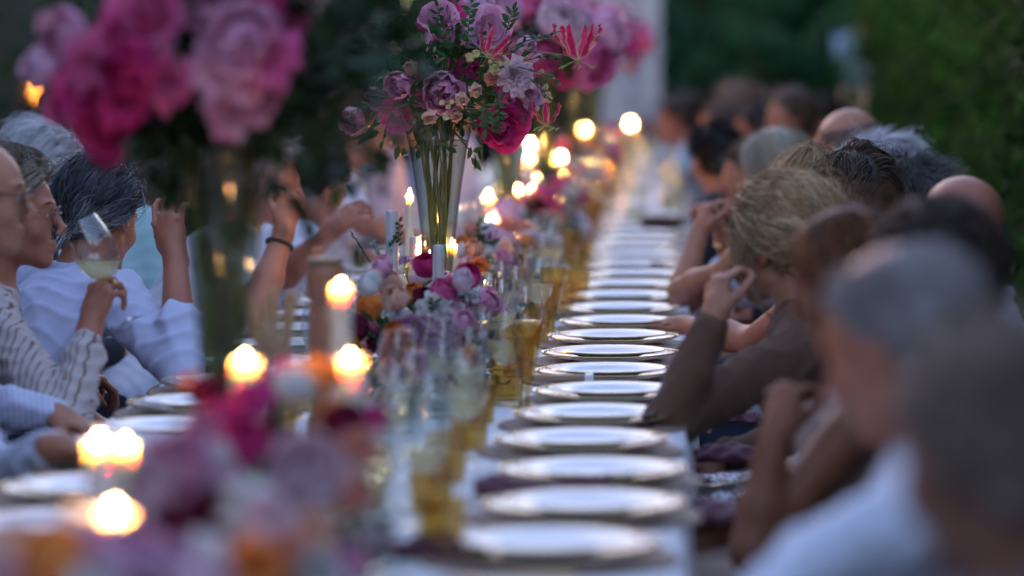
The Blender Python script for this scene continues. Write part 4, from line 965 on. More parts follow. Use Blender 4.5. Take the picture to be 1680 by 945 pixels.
# ---------------- hair
def strand_mesh(P, r0, cols, taper=.5):
    """P: strands x steps x 3 -> thin three sided tubes"""
    n, m, _ = P.shape; T = np.gradient(P, axis=1); T /= np.maximum(np.linalg.norm(T,axis=2),1e-9)[...,None]
    A = np.cross(T, rng.normal(0,1,(n,1,3))); A /= np.maximum(np.linalg.norm(A,axis=2),1e-9)[...,None]; B = np.cross(T,A)
    w = (r0*rng.uniform(.6,1.3,(n,1))*np.linspace(1,taper,m)[None,:]**1.0)[...,None]
    ring = np.stack([P+A*w*cos(a)+B*w*sin(a) for a in (0,2.09,4.19)], 2)      # n,m,3,3
    V = ring.reshape(-1,3); b = (np.arange(n)[:,None,None]*m+np.arange(m-1)[None,:,None])*3+np.arange(3)[None,None,:]
    b2 = (np.arange(n)[:,None,None]*m+np.arange(m-1)[None,:,None])*3+(np.arange(3)[None,None,:]+1)%3
    F = np.stack([b, b2, b2+3, b+3], -1).reshape(-1,4); C = np.repeat(cols, m*3, 0)
    return V, F, C
CR, CC = np.array((.079,.102,.091)), np.array((0,-.018,.034))
def grow(C, R, st, k=1.0):
    n = st.get('n',1600); m = st.get('m',8); L = st.get('len',.08); style = st['style']
    D = rng.normal(0,1,(n*4,3)); D /= np.linalg.norm(D,axis=1)[:,None]; P = CC+D*CR*.985
    hl = np.interp(P[:,1], [-.11,-.06,-.02,.0,.02,.04,.07,.1], [-.075,-.07,-.035,-.0,.015,.05,.078+st.get('rec',0),.2])
    ok = P[:,2] > hl
    if 'top' in st: ok &= P[:,2] < st['top']+.3*np.maximum(0,-P[:,1]-.04)
    P = P[ok][:n]; n = len(P); D = (P-CC)/CR; D /= np.linalg.norm(D,axis=1)[:,None]
    Nn = D/CR; Nn /= np.linalg.norm(Nn,axis=1)[:,None]
    cl = st.get('clump',60); ci = rng.integers(0,n,cl); near = np.argmin(((P[:,None]-P[ci][None])**2).sum(-1),1)
    G = rng.normal(0,1,(cl,3))[near]; lf = rng.uniform(.6,1.2,n)
    grav = R.T@vec(0,0,-1); out = [P.copy()]; p = P.copy(); lift = st.get('lift',.01); 
    for j in range(1,m):
        u = j/(m-1); x,y,z = p.T
        if style == 'back': f = np.stack([x*1.5, np.full(n,-1.0), -.35-6*np.maximum(0,-y-.0)+np.zeros(n)],1)+grav*.2
        elif style == 'side': f = np.stack([np.where(x>-.02,1.0,-1.0)*.9, np.full(n,-.15)-2*(y>.03)*0, -6*np.abs(x)],1)+grav*.5
        elif style == 'crop': f = np.stack([x*4, y*3+.15, -z*1-.3],1)+Nn*.8+rng.normal(0,.1,(n,3))
        elif style == 'long': f = np.stack([np.sign(x+.012)*np.maximum(.05,.9-10*np.abs(x)), -.35*np.ones(n)*(z>-.02)-2*(y>.02)*(z<.05), -5*np.abs(x)-.3-(z<.02)*2.0],1)+grav*.9*(u>.3)
        elif style == 'updo':
            B = np.array(st.get('bun',(0,-.10,-.015))); f = B-p; f /= np.maximum(np.linalg.norm(f,axis=1),.02)[:,None]; f = f+np.array((0,-.2,0))
        elif style == 'curly': f = np.stack([x*6,y*3-.2,-z*1-.4],1)+.9*Nn
        f = f-(np.einsum('ij,ij->i',f,Nn)*(.9 if style not in ('crop','curly') else .2))[:,None]*Nn
        f /= np.maximum(np.linalg.norm(f,axis=1),1e-6)[:,None]
        f = f+G*st.get('cn',.15)+rng.normal(0,st.get('noise',.06),(n,3))
        p = p+f*(L*lf/(m-1))[:,None]
        q = (p-CC)/CR; rr = np.linalg.norm(q,axis=1); want = 1+(lift*(sin(pi*min(1,u*.9+.1))+.15)/.09)*(.6+.8*np.abs(np.sin(near*7.3)))
        over = (rr < want) if style in ('long',) else (np.abs(rr) < want)
        qq = q/np.maximum(rr,1e-6)[:,None]*want[:,None] if np.ndim(want) else q/rr[:,None]*want
        p = np.where(over[:,None], CC+qq*CR, p)
        if style in ('back','side','updo'):
            far = (rr > want*1.15) & (p[:,2] > -.06); p = np.where(far[:,None], p*.6+.4*(CC+qq*CR), p)
        q = (p-CC)/CR; Nn = q/CR; Nn /= np.maximum(np.linalg.norm(Nn,axis=1),1e-6)[:,None]
        o = p.copy()
        if style == 'curly' or st.get('wave'):
            a = u*st.get('turns',14)+near*1.7; w = st.get('wave',.006)*min(1,u*2); o = o+w*(np.stack([np.sin(a),np.cos(a),np.sin(a*1.3)],1))
        out.append(o)
    S3 = np.stack(out,1); 
    cols = np.array(st['cols']); ct = rng.random(n)*.55+.45*(np.sin(near*12.9898)*.5+.5)
    if 'grey_at' in st:                              # streaks greyer towards the temples
        ct = np.clip(ct*.5+.9*np.clip((-P[:,2]+.05)/.1,0,1)*rng.random(n)**.5,0,.999)
    cc = cols[np.minimum((ct*len(cols)).astype(int),len(cols)-1)]*rng.uniform(.75,1.25,(n,1))
    V,F,Cc = strand_mesh(S3, st.get('rad',.0011), cc)
    return C+(V@R.T)*k, F, Cc
def hair_cap(C, R, st, h, k=1.0):
    s = SDF(C-.16*k, C+.16*k, h)
    T = lambda x,y,z: C+R@vec(x,y,z)*k
    s.ell(T(0,-.019,.036), CR*k*(1+st.get('lift',.01)*3.5), R, .01)
    s.ell(T(0,-.065,-.035), vec(.066,.05,.055)*k, R, .02)
    # keep only what lies behind the hairline
    q = s.sub(s.lo, s.lo+s.n*s.h); sl,X,Y,Z = q; X=X-C[0]; Y=Y-C[1]; Z=Z-C[2]
    y = (X*R[0,1]+Y*R[1,1]+Z*R[2,1])/k; z = (X*R[0,2]+Y*R[1,2]+Z*R[2,2])/k
    hl = np.interp(y, [-.11,-.06,-.02,.0,.02,.04,.07,.1], [-.08,-.078,-.04,-.0,.015,.05,.078+st.get('rec',0),.2])
    s.D = np.maximum(s.D, (hl-z)*.7)
    if 'top' in st: s.D = np.maximum(s.D, (z-st['top']-.3*np.maximum(0,-y-.04))*.8)
    V,F = s.mesh(); return V, F
M['hair'] = mat('hair', attr=1, rough=.45, spec=.3)
def hair_mat(c): return mat('hair_base', tuple(np.array(c)*.8), .5, c2=tuple(np.minimum(1,np.array(c)*1.2)), cs=60, bump=(150,.5,.002), bsc=(1,.3,1))
# ---------------- skin tones and cloth
M['skin'] = mat('skin', (.39,.17,.10), .45, spec=.35, c2=(.47,.205,.125), cs=14, sss=.25, ssscale=.012, ssr=(1,.35,.2), bump=(220,.12,.001))
M['skin_red'] = mat('ruddy_skin', (.37,.14,.085), .42, spec=.35, c2=(.45,.175,.105), cs=12, sss=.25, ssscale=.012, ssr=(1,.35,.2), bump=(220,.12,.001))
M['skin_tan'] = mat('tanned_skin', (.21,.085,.045), .5, spec=.25, c2=(.27,.11,.065), cs=12, sss=.25, ssscale=.012, ssr=(1,.35,.2), bump=(220,.12,.001))
def cloth(name, c, bump=(260,.25,.001), **kw): 
    return mat(name, c, .9, spec=.15, sheen=.08, bump=bump, **kw)
M['shirt_white'] = cloth('white_shirt', (.7,.71,.8)); M['shirt_lav'] = cloth('lavender_shirt', (.55,.57,.74)); M['shirt_mint'] = cloth('mint_shirt', (.34,.5,.5))
M['cardigan'] = cloth('taupe_knit', (.14,.075,.05), bump=(420,.5,.001)); M['dark_cloth'] = cloth('dark_cloth', (.035,.035,.045)); M['tan_dress'] = cloth('tan_dress', (.42,.31,.26)); M['blue_shirt'] = cloth('pale_blue_shirt', (.45,.58,.68))
M['grey_cloth'] = cloth('grey_jacket', (.1,.1,.12)); M['pink_cloth'] = cloth('blush_blouse', (.6,.45,.47)); M['trouser'] = cloth('pale_trousers', (.35,.37,.38)); M['navy'] = cloth('dark_trousers', (.03,.035,.06))
def striped(name, c1, c2, sc, wx):
    m = mat(name, c1, .85, sheen=.25, bump=(260,.25,.001)); nt = m.node_tree; b = nt.nodes['Principled BSDF']
    tc = nt.nodes.new('ShaderNodeTexCoord'); mp = nt.nodes.new('ShaderNodeMapping'); mp.inputs['Rotation'].default_value = wx
    wv = nt.nodes.new('ShaderNodeTexWave'); wv.inputs['Scale'].default_value = sc; wv.inputs['Distortion'].default_value = .7; wv.inputs['Detail Scale'].default_value = 2.5; wv.inputs['Detail'].default_value = 1
    r = nt.nodes.new('ShaderNodeValToRGB'); e = r.color_ramp.elements; e[0].color = (*c2,1); e[0].position = .05; e[1].color = (*c1,1); e[1].position = .12
    nt.links.new(tc.outputs['Object'], mp.inputs[0]); nt.links.new(mp.outputs[0], wv.inputs[0]); nt.links.new(wv.outputs[0], r.inputs[0]); nt.links.new(r.outputs[0], b.inputs['Base Color']); return m
M['stripe'] = striped('brown_striped_cream', (.5,.43,.4), (.17,.1,.085), 17, (0,.2,.4)); M['stripe_fine'] = striped('fine_striped_shirt', (.62,.64,.8), (.42,.44,.62), 26, (1.2,.2,0))
def fly(st):                      # loose outer strands
    return dict(n=max(50,st.get('n',800)//16),lift=st.get('lift',.01)*1.5+.004,noise=.16,cn=.35,rad=st.get('rad',.0011)*.7)
def person(spec):
    g = spec; side = g.get('side', 1)          # 1: left row, faces +X; -1: right row, faces -X
    k = g.get('k',1.0); h = g.get('h',.008); hd = g['d']
    C = PX(*g['head'], hd) if 'head' in g else np.array(g['C'])
    R = hframe(*g.get('look',(0 if side>0 else 180,0,0)))
    b = rad(g.get('body', 0 if side>0 else 180)); Fb = vec(cos(b),sin(b),0); Rb = vec(sin(b),-cos(b),0)
    N = C+R@vec(0,-.03,-.075)*k+vec(0,0,-.085)*k-Fb*.025
    pel = np.array(g['pelvis']) if 'pelvis' in g else vec(C[0]-Fb[0]*g.get('lean',.14), C[1]-Fb[1]*g.get('lean',.14), 0)
    pel = vec(pel[0], pel[1], .565)
    U = nrm(N-pel); Fr = nrm(Fb-U*np.dot(Fb,U)); RB = np.stack([Rb,Fr,U],1); tl = np.linalg.norm(N-pel)
    sw = g.get('sw',.175)*k; Sh = {s: N+Rb*s*sw-U*.05+Fb*.01 for s in (1,-1)}       # +1 = right arm
    arms = {}
    for s in (1,-1):
        a = g.get('R' if s == 1 else 'L')
        if a is None:
            el = Sh[s]-U*.25+Rb*s*.05+Fb*.07; wr = el+Fb*.2-Rb*s*.07+vec(0,0,-.02); wr[2] = max(wr[2], .62)
            a = dict(e=el, w=wr, hd=Fb*.9+vec(0,0,-.3)-Rb*s*.3, pn=vec(0,0,-1))
        arms[s] = a
    hip = {s: pel+Rb*s*.09+vec(0,0,-.03) for s in (1,-1)}; kn = {s: hip[s]+Fb*.42+Rb*s*.03+vec(0,0,-.01) for s in (1,-1)}; an = {s: kn[s]*vec(1,1,0)+vec(0,0,.1)+Fb*g.get('tuck',-.04) for s in (1,-1)}
    pts = [C,N,pel,*Sh.values(),*kn.values(),*an.values()]+[a['e'] for a in arms.values()]+[a['w'] for a in arms.values()]
    lo = np.min(pts,0)-.24; hi = np.max(pts,0)+.24
    s = SDF(lo, hi, h)
    def torso(s, g=0, kk=.05):
        s.ell(pel+U*tl*.68, (.165*k+g,.108*k+g,.17*k+g), RB, kk); s.ell(pel+U*tl*.36-Fr*.0, (.145*k+g,.115*k+g,.15*k+g), RB, kk); s.ell(pel, (.175*k+g,.135*k+g,.12*k+g), RB, kk)
        s.cap(Sh[1], Sh[-1], .055*k+g, .055*k+g, kk); 
        for q in (1,-1): s.cap(N-Rb*0, Sh[q]*.6+N*.4, .045*k+g, .05*k+g, .03)
        if spec.get('female'):
            for q in (1,-1): s.ell(pel+U*tl*.66+Fr*.085*k+Rb*q*.07*k, (.06*k+g,.055*k+g,.06*k+g), RB, .03)
    torso(s)
    s.cap(N-U*.02, C+R@vec(0,-.022,-.05)*k, .058*k, .052*k, .025)
    add_head(s, C, R, k, spec.get('female'))
    for q in (1,-1):
        a = arms[q]; s.cap(Sh[q], a['e'], .05*k, .037*k, .03); s.cap(a['e'], a['e']*.65+a['w']*.35, .037*k, .039*k, .02); s.cap(a['e']*.65+a['w']*.35, a['w'], .039*k, .025*k, .02)
        add_hand(s, a['w'], a.get('hd', a['w']-a['e']), a.get('pn', vec(0,0,-1)), (1 if q == 1 else -1)*a.get('ts',1), a.get('curl',(30,40,30)), a.get('spread',1), a.get('thumb',.6), k*.98)
        s.cap(hip[q], kn[q], .085*k,.058*k,.04); s.cap(kn[q], an[q], .055*k,.036*k,.02); s.cap(an[q]-vec(0,0,.04), an[q]+Fb*.16-vec(0,0,.055), .036,.026,.02)
    t = empty('person', (pel[0],pel[1],0)); tag(t, spec['label'], 'person', spec.get('group')); o0 = vec(pel[0],pel[1],0)
    V,F = s.mesh(); 
    link('body', mesh('body', V-o0, F), spec.get('skin',M['skin']), t)
    # shirt or dress
    c = spec.get('shirt', M['shirt_white']); sl = spec.get('sleeve','long'); gg = .012
    s = SDF(lo, hi, h)
    torso(s, gg, .05)
    if spec.get('nolow'): pass
    s2 = {'long':1.0,'rolled':.25,'short':-.45,'none':None,'cuff':.82}[sl]
    for q in (1,-1):
        a = arms[q]
        if s2 is None: continue
        if s2 < 0: s.cap(Sh[q], Sh[q]*(.45)+a['e']*.55, .064*k, .062*k, .03)
        else:
            s.cap(Sh[q], a['e'], .064*k, .053*k, .03); e2 = a['e']*(1-s2*.93)+a['w']*s2*.93; s.cap(a['e'], e2, .054*k, .040*k if s2>.6 else .052*k, .015)
            if sl == 'rolled': s.cap(a['e']*(1-.3)+a['w']*.3, a['e']*(1-.4)+a['w']*.4, .052*k,.053*k,.004)
            if sl == 'cuff': s.cap(a['e']*.3+a['w']*.7, e2, .05*k,.036*k,.01)
    if spec.get('collar', True):
        for i in range(10):
            a0, a1 = 2*pi*i/10, 2*pi*(i+1)/10
            f = lambda a: N+Rb*cos(a)*.062*k+Fb*(sin(a)*.06-.002)*k+vec(0,0,.022-.022*sin(a))
            s.cap(f(a0), f(a1), .011,.011,.006)
    # neck opening
    op = C+R@vec(0,-.02,-.05)*k; s.cap(N+vec(0,0,.03)+Fb*.012, op, .050*k,.055*k,.008,True)
    if spec.get('scoop'): s.ell(N+Fb*.06-vec(0,0,.03), (.10,.09,.07), None, .01, True); s.ell(N-vec(0,0,-.02), (.13,.13,.045), None, .01, True)
    V,F = s.mesh(); V = smooth_v(V,F,1) if h < .009 else V; V = folds(V.astype(np.float64),F,spec.get('fold',.006)*1.25,spec.get('ff',22),hd*3); V = smooth_v(V,F,3)
    link(spec.get('cname','shirt'), mesh('shirt', V-o0, F), c, t)
    s = SDF(lo, hi, max(h,.012))
    for q in (1,-1): s.cap(hip[q], kn[q], .1*k,.074*k,.04); s.cap(kn[q], an[q], .072*k,.05*k,.02)
    s.ell(pel-vec(0,0,.02), (.18*k,.145*k,.09*k), RB, .04)
    V,F = s.mesh(); V = folds(V.astype(np.float64),F,.005,16,hd); link(spec.get('lname','trousers'), mesh('trousers', V-o0, F), spec.get('pants',M['navy']), t)
    # hair
    st = spec.get('hair')
    if st:
        hm = hair_mat(st['cols'][0])
        V,F = hair_cap(C,R,st,min(h,.007),k)
        if len(F): link('hair_base', mesh('hair_base', V-o0, F), hm, t)
        parts = [grow(C,R,st,k)]
        for ex in st.get('extra',[])+[fly(st)]: parts.append(grow(C,R,{**st,**ex},k))
        if 'bunball' in st:
            bc, br, tw = st['bunball']; n = 500; a = rng.uniform(0,6.28,n); ph = rng.uniform(-1,1,n); m = 12; u = np.linspace(0,1,m)[None,:]
            th = a[:,None]+u*3.4; z = ph[:,None]*br*.75*np.cos(u*1.2-.6); rr = br*np.sqrt(np.maximum(.05,1-(z/br)**2))*(.85+.2*np.sin(ph*9+a*tw)[:,None])
            Pb = np.stack([rr*np.cos(th)*1.1, rr*np.sin(th)*.8, z],-1)+np.array(bc)+rng.normal(0,.0015,(n,1,3))
            cc = np.array(st['cols'])[rng.integers(0,len(st['cols']),n)]*rng.uniform(.75,1.25,(n,1)); V,F,Cc = strand_mesh(Pb, .0016, cc, .7); parts.append((C+(V@R.T)*k,F,Cc))
            sb = SDF(C-.3, C+.3, .006) if False else None
        off = 0; VV=[];FF=[];CCs=[]
        for V,F,Cc in parts: VV.append(V); FF.append(F+off); CCs.append(Cc); off += len(V)
        o = link('hair', mesh('hair', np.concatenate(VV)-o0, np.concatenate(FF), False, np.concatenate(CCs)), M['hair'], t)
    if spec.get('face'):
        T = lambda x,y,z: C+R@vec(x,y,z)*k-o0
        for q in (1,-1):
            m = MB(); m.lathe([(.0005,-.0118),(.007,-.0095),(.0113,-.003),(.0118,.003),(.0085,.0085),(.0005,.0121)],14,T(q*.030,.0775,.005),frame(R@vec(0,1,0))); m.build('eye', mat('eye_white',(.6,.56,.54),.2), t)
            m = MB(); m.lathe([(.0005,.0119),(.0052,.0112),(.0056,.0104)],14,T(q*.030,.0777,.005),frame(R@vec(0,1,-.1))); m.build('iris', mat('iris',(.05,.03,.02),.15), t)
            m = MB(); n_ = 30
            for i in range(n_):
                x = q*(.014+.034*i/n_); m.tube([T(x,.094-.012*(i/n_)**2,.026+.004*sin(pi*i/n_)),T(x+q*.006,.094-.012*(i/n_)**2-.001,.030+.004*sin(pi*i/n_))],.0008,3)
            m.build('eyebrow', hair_mat(spec.get('brow',(.1,.07,.05))), t)
        m = MB(); m.lathe([(.0005,-.001),(.013,-.001),(.019,0),(.013,.0035),(.0005,.005)],18,T(0,.0925,-.0615),np.stack([R[:,0],R@vec(0,.0,1),R@vec(0,1,0)],1)@np.diag((1,.25,1))); m.build('upper_lip', M['lip'], t)
        m = MB(); m.lathe([(.0005,-.001),(.012,-.001),(.017,0),(.012,.004),(.0005,.006)],18,T(0,.0905,-.0745),np.stack([R[:,0],R@vec(0,.0,1),R@vec(0,1,0)],1)@np.diag((1,.3,1))); m.build('lower_lip', M['lip'], t)
    if spec.get('glasses'):
        m = MB(); gr = spec['glasses']; T = lambda x,y,z: C+R@vec(x,y,z)*k-o0
        ge = empty('glasses'); ge.parent = t
        for q in (1,-1):
            pts = [T(q*.033+.024*cos(a),.104-.006*abs(cos(a)) if True else 0,.002+.019*sin(a)) for a in np.linspace(0,2*pi,19)]; m.tube(pts,.0016 if gr==1 else .0024,6)
            m.tube([T(q*.056,.098,.008),T(q*.075,.08,.01),T(q*.081,.0,.012),T(q*.082,-.02,-.008)],.0016 if gr==1 else .0024,6)
            l = MB(); l.lathe([(.0005,0),(.0225,0),(.0225,.001),(.0005,.001)],20,T(q*.033,.103,.002),np.stack([R[:,0],R[:,2],-R[:,1]],1)@np.diag((1,.8,1))); l.build('lens', M['glass'], ge)
        m.tube([T(-.010,.108,.005),T(0,.111,.008),T(.010,.108,.005)],.0016,6); m.build('spectacle_frame', M['black'] if gr==2 else mat('frame_metal',(.2,.1,.07),.3,.6), ge)
    for ex in spec.get('extras',[]): ex(t, o0, C, R, arms, k)
    return t
M['lip'] = mat('lip', (.42,.12,.11), .35)
def A(e, w, **kw): return dict(e=PX(*e), w=PX(*w), **kw)
def hs(style, cols, **kw): return dict(style=style, cols=cols, **kw)
GREY=[(.04,.04,.05),(.12,.12,.13),(.3,.3,.32),(.5,.5,.52)]; LGREY=[(.35,.35,.37),(.5,.5,.53),(.65,.65,.68)]; BROWN=[(.06,.035,.02),(.1,.06,.035),(.16,.1,.06)]; BLOND=[(.2,.1,.045),(.42,.25,.12),(.6,.41,.22),(.75,.57,.35)]; BLACK=[(.01,.009,.009),(.02,.017,.016)]; RED=[(.09,.033,.014),(.16,.06,.022),(.26,.105,.04)]; DKB=[(.03,.018,.012),(.055,.032,.02)]
def bracelet(hand, frac, r, colr, th=.004):
    def f(t,o0,C,R,arms,k):
        a = arms[hand]; c = a['e']*(1-frac)+a['w']*frac; ax = nrm(a['w']-a['e']); Rm = frame(ax)
        m = MB(); n=20; m.tube([c-o0+Rm@vec(r*cos(i*2*pi/n),r*sin(i*2*pi/n),0) for i in range(n+1)],th,6,False); m.build('bracelet', colr, t)
    return f
def ring(hand, colr, i=1.0):
    def f(t,o0,C,R,arms,k):
        a = arms[hand]; d = nrm(a.get('hd',a['w']-a['e'])); n_ = nrm(np.array(a['pn'])-d*np.dot(a['pn'],d)); l = np.cross(d,n_)*(1 if hand==1 else -1)*a.get('ts',1)
        ang = rad(a['curl'][0]); dd = d*cos(ang)+n_*sin(ang); c = a['w']+d*.083-l*.0095+dd*.02; Rm = frame(dd)
        m = MB(); n=14; m.tube([c-o0+Rm@vec(.0105*cos(j*2*pi/n),.0105*sin(j*2*pi/n),0) for j in range(n+1)],.0022,6,False); m.build('finger_ring', colr, t)
    return f
def earring(t,o0,C,R,arms,k):
    for q in (1,-1):
        c = C+R@vec(q*.083,-.004,-.048)-o0; m = MB(); m.lathe([(.0005,-.03),(.006,-.026),(.0095,-.014),(.004,-.003),(.0065,.0),(.004,.006),(.0005,.008)],10,c); m.build('earring', M['gold'], t)
P_ = []
# ---- left row
P_.append(dict(label='balding man in dark rimmed glasses cut by the left edge, striped white shirt', d=7.9, head=(-38,322), look=(8,4,0), body=0, lean=.2, skin=M['skin'], shirt=M['stripe_fine'], glasses=2, face=1, h=.0065, brow=(.2,.17,.15),
    hair=hs('back',GREY,n=500,len=.05,top=.03,rad=.0012,lift=.004), R=A((-20,790,7.3),(95,735,6.95),hd=vec(1,-.2,-.1),pn=vec(0,0,-1)), fold=.01))
P_.append(dict(label='woman in thin glasses and brown striped cream blouse sipping white wine', d=8.6, head=(19,352), look=(2,2,0), body=10, lean=.16, female=1, shirt=M['stripe'], cname='blouse', glasses=1, face=1, h=.0055, skin=M['skin_red'],sw=.165,
    hair=hs('back',[(.1,.07,.05),(.2,.15,.11),(.33,.27,.2)],n=2600,len=.13,lift=.024,rad=.001,cn=.25,clump=40), sleeve='cuff', collar=False, scoop=1, fold=.009, ff=26,
    R=A((112,700,8.12),(150,530,8.28),hd=vec(.3,.15,1),pn=vec(.55,.8,-.15),curl=(62,55,35),thumb=.5,spread=.3), extras=[earring,ring(1,M['gold'])]))
P_.append(dict(label='silver haired guest behind the woman sipping wine', d=10.3, head=(72,288), look=(40,12,0), body=20, shirt=M['dark_cloth'], h=.009, hair=hs('back',LGREY,n=2400,len=.13,lift=.02,rad=.0012,cn=.2)))
P_.append(dict(label='man with swept back greying hair in a pale lavender shirt, elbow on table', d=9.15, head=(163,358), look=(64,22,-6), body=42, pelvis=(-1.72,8.75), shirt=M['shirt_lav'], skin=M['skin_red'], h=.0055, sw=.19, k=1.03,
    hair=hs('back',[(.03,.03,.035),(.07,.07,.08),(.2,.2,.22),(.42,.42,.45)],n=5200,m=10,len=.105,lift=.014,rad=.0009,cn=.14,clump=120,noise=.05,grey_at=1), sleeve='rolled', fold=.008, ff=20,
    R=A((296,606,8.72),(287,415,8.85),hd=vec(-.25,.1,1),pn=vec(.3,1,0),curl=(35,30,20),thumb=.5)))
P_.append(dict(label='guest in a mint green shirt leaning over, mostly behind the near bouquet', d=10.9, head=(268,300), look=(35,20,0), body=30, pelvis=(-1.7,10.5), shirt=M['shirt_mint'], h=.0075, sleeve='long', sw=.19, hair=hs('curly',[(.12,.09,.06),(.22,.17,.12)],n=1500,len=.07,lift=.012,rad=.0012)))
P_.append(dict(label='guest with ringed hand raised to the temple and a woven bracelet', d=10.35, head=(432,292), look=(15,15,0), body=5, pelvis=(-1.5,10.3), shirt=M['shirt_white'], h=.0065, sleeve='short', hair=hs('crop',[(.25,.22,.2),(.4,.36,.33)],n=1200,len=.05,lift=.008,rad=.0012),
    R=A((424,505,10.0),(468,372,10.1),hd=vec(.22,.3,1),pn=vec(-.6,.75,.1),curl=(60,60,40),thumb=.7), extras=[bracelet(1,.78,.034,mat('woven_bracelet',(.05,.035,.03),.6),.0055),ring(1,M['gold'])]))
P_.append(dict(label='man with short dark hair leaning forward left of the sharp vase', d=11.3, head=(516,305), look=(48,32,8), body=30, pelvis=(-1.55,11.3), shirt=M['shirt_white'], skin=M['skin_red'], h=.0075, sleeve='short', hair=hs('back',[(.012,.01,.01),(.03,.024,.02)],n=2400,len=.06,lift=.012,rad=.0012),
    R=A((470,452,11.0),(545,378,10.9),hd=vec(.7,0,.6),pn=vec(.5,.8,-.3),curl=(40,45,30))))
P_.append(dict(label='guest in a white shirt reaching forward, behind the dark haired man', d=12.7, head=(590,212), look=(10,10,0), body=0, pelvis=(-1.3,12.7), shirt=M['shirt_white'], h=.009, sleeve='short', hair=hs('back',BROWN,n=900,len=.07,rad=.0015),
    R=A((600,368,12.3),(690,392,12.2),hd=vec(1,0,-.2),pn=vec(0,0,-1))))
P_.append(dict(label='brown haired guest in blush, directly behind the sharp vase foliage', d=14, head=(655,190), look=(5,8,0), body=0, shirt=M['pink_cloth'], h=.01, sleeve='short', hair=hs('long',BROWN,n=900,len=.2,rad=.0016), female=1))
P_.append(dict(label='tall guest in pale lavender seen just right of the sharp vase', d=16.2, head=(752,168), look=(-10,5,0), body=-20, pelvis=(-1.15,16.2), shirt=M['shirt_lav'], h=.011, sleeve='long', hair=hs('crop',BROWN,n=500,len=.04,rad=.0018)))
# ---- right row
P_.append(dict(side=-1,label='very blurred guest in dark grey with brownish grey hair, nearest at the lower right', d=3.75, head=(1625,745), look=(128,12,0), body=175, lean=.1, shirt=M['grey_cloth'], h=.008, skin=M['skin_tan'], hair=hs('back',[(.15,.1,.075),(.25,.18,.14)],n=2200,len=.08,lift=.01,rad=.0014)))
P_.append(dict(side=-1,label='blurred balding guest with silver hair and white shirt at lower right', d=5.0, head=(1472,560), look=(150,22,0), body=175, lean=.05, shirt=M['shirt_white'], h=.008, skin=M['skin_red'], hair=hs('back',[(.22,.19,.18),(.33,.29,.28),(.44,.4,.38)],n=1500,len=.05,lift=.006,rad=.0014,top=.1), sw=.19, L=A((1335,930,4.7),(1235,1010,4.6),hd=vec(-1,0,0),pn=vec(0,0,-1))))
P_.append(dict(side=-1,label='blurred guest with nearly black hair in front of the bald man', d=6.15, head=(1525,468), look=(140,8,0), body=165, lean=.05, shirt=M['dark_cloth'], h=.009, hair=hs('back',DKB,n=1800,len=.08,lift=.014,rad=.0014)))
P_.append(dict(side=-1,label='blurred auburn haired woman in tan, chin on her raised hand', d=6.85, head=(1392,462), look=(158,16,0), body=175, lean=.02, shirt=M['tan_dress'], cname='dress', female=1, h=.0075, skin=M['skin_tan'], sleeve='none', scoop=1, collar=False, fold=.01, hair=hs('long',RED,n=2600,len=.16,lift=.02,rad=.0014),
    L=A((1235,905,6.5),(1272,712,6.55),hd=vec(.25,.3,1),pn=vec(.5,.6,.2),curl=(70,60,35),thumb=.6), lname='skirt', pants=M['tan_dress']))
P_.append(dict(side=-1,label='bald man with smooth ruddy scalp before the hedge at right', d=8.0, head=(1572,383), look=(128,2,0), body=165, lean=-.03, shirt=M['shirt_white'], skin=M['skin_red'], h=.0065, glasses=1, k=1.0, hair=None))
P_.append(dict(side=-1,label='woman with messy blond updo in a taupe cardigan, hand at her cheek', d=8.15, head=(1280,402), look=(146,6,2), body=178, pelvis=(.36,8.1), shirt=M['cardigan'], cname='cardigan', female=1, h=.0055, fold=.007, ff=16, collar=False, scoop=0,
    hair=hs('updo',BLOND,n=5200,m=11,len=.17,lift=.024,rad=.0012,cn=.16,clump=30,bun=(0,-.095,-.02),noise=.04,wave=.006,turns=5,extra=[dict(style='long',n=1300,len=.23,m=14,wave=.014,turns=6,cn=.2,clump=16,lift=.012,cols=[(.2,.13,.07),(.34,.24,.14)])],bunball=((.02,-.105,-.055),.042,5)),
    L=A((1098,690,7.72),(1172,522,7.72),hd=vec(.12,.35,1),pn=vec(.7,.5,.1),curl=(55,50,30),thumb=.6), lname='skirt', pants=M['sequin'] if 'sequin' in M else M['trouser']))
P_.append(dict(side=-1,label='man with thick brown hair behind the blond updo', d=9.4, head=(1393,335), look=(138,8,0), body=165, lean=.05, shirt=M['shirt_white'], h=.0065, hair=hs('side',[(.045,.03,.02),(.08,.05,.032),(.13,.085,.05)],n=4200,len=.11,lift=.016,rad=.0011,cn=.2,clump=60)))
P_.append(dict(side=-1,label='woman with smooth honey blond knot and white top, hand resting by a plate', d=9.75, head=(1318,338), look=(150,16,0), body=175, pelvis=(.42,9.8), female=1, shirt=M['shirt_white'], cname='top', h=.0065, sleeve='none', scoop=1, collar=False,
    hair=hs('updo',[(.25,.15,.07),(.42,.28,.14),(.55,.4,.22)],n=2600,len=.14,lift=.012,rad=.0011,bun=(0,-.05,.115),bunball=((.0,-.05,.125),.034,3)), L=A((1235,560,9.9),(1120,535,10.1),hd=vec(-1,.1,.0),pn=vec(.1,.15,-1),curl=(55,60,40),thumb=.4)))
P_.append(dict(side=-1,label='guest with dark wavy greying hair beside the bald man', d=10.3, head=(1482,340), look=(130,5,0), body=165, lean=0, shirt=M['grey_cloth'], h=.008, hair=hs('curly',[(.05,.05,.055),(.1,.1,.105),(.22,.22,.23)],n=2200,len=.06,lift=.012,rad=.001,wave=.004)))
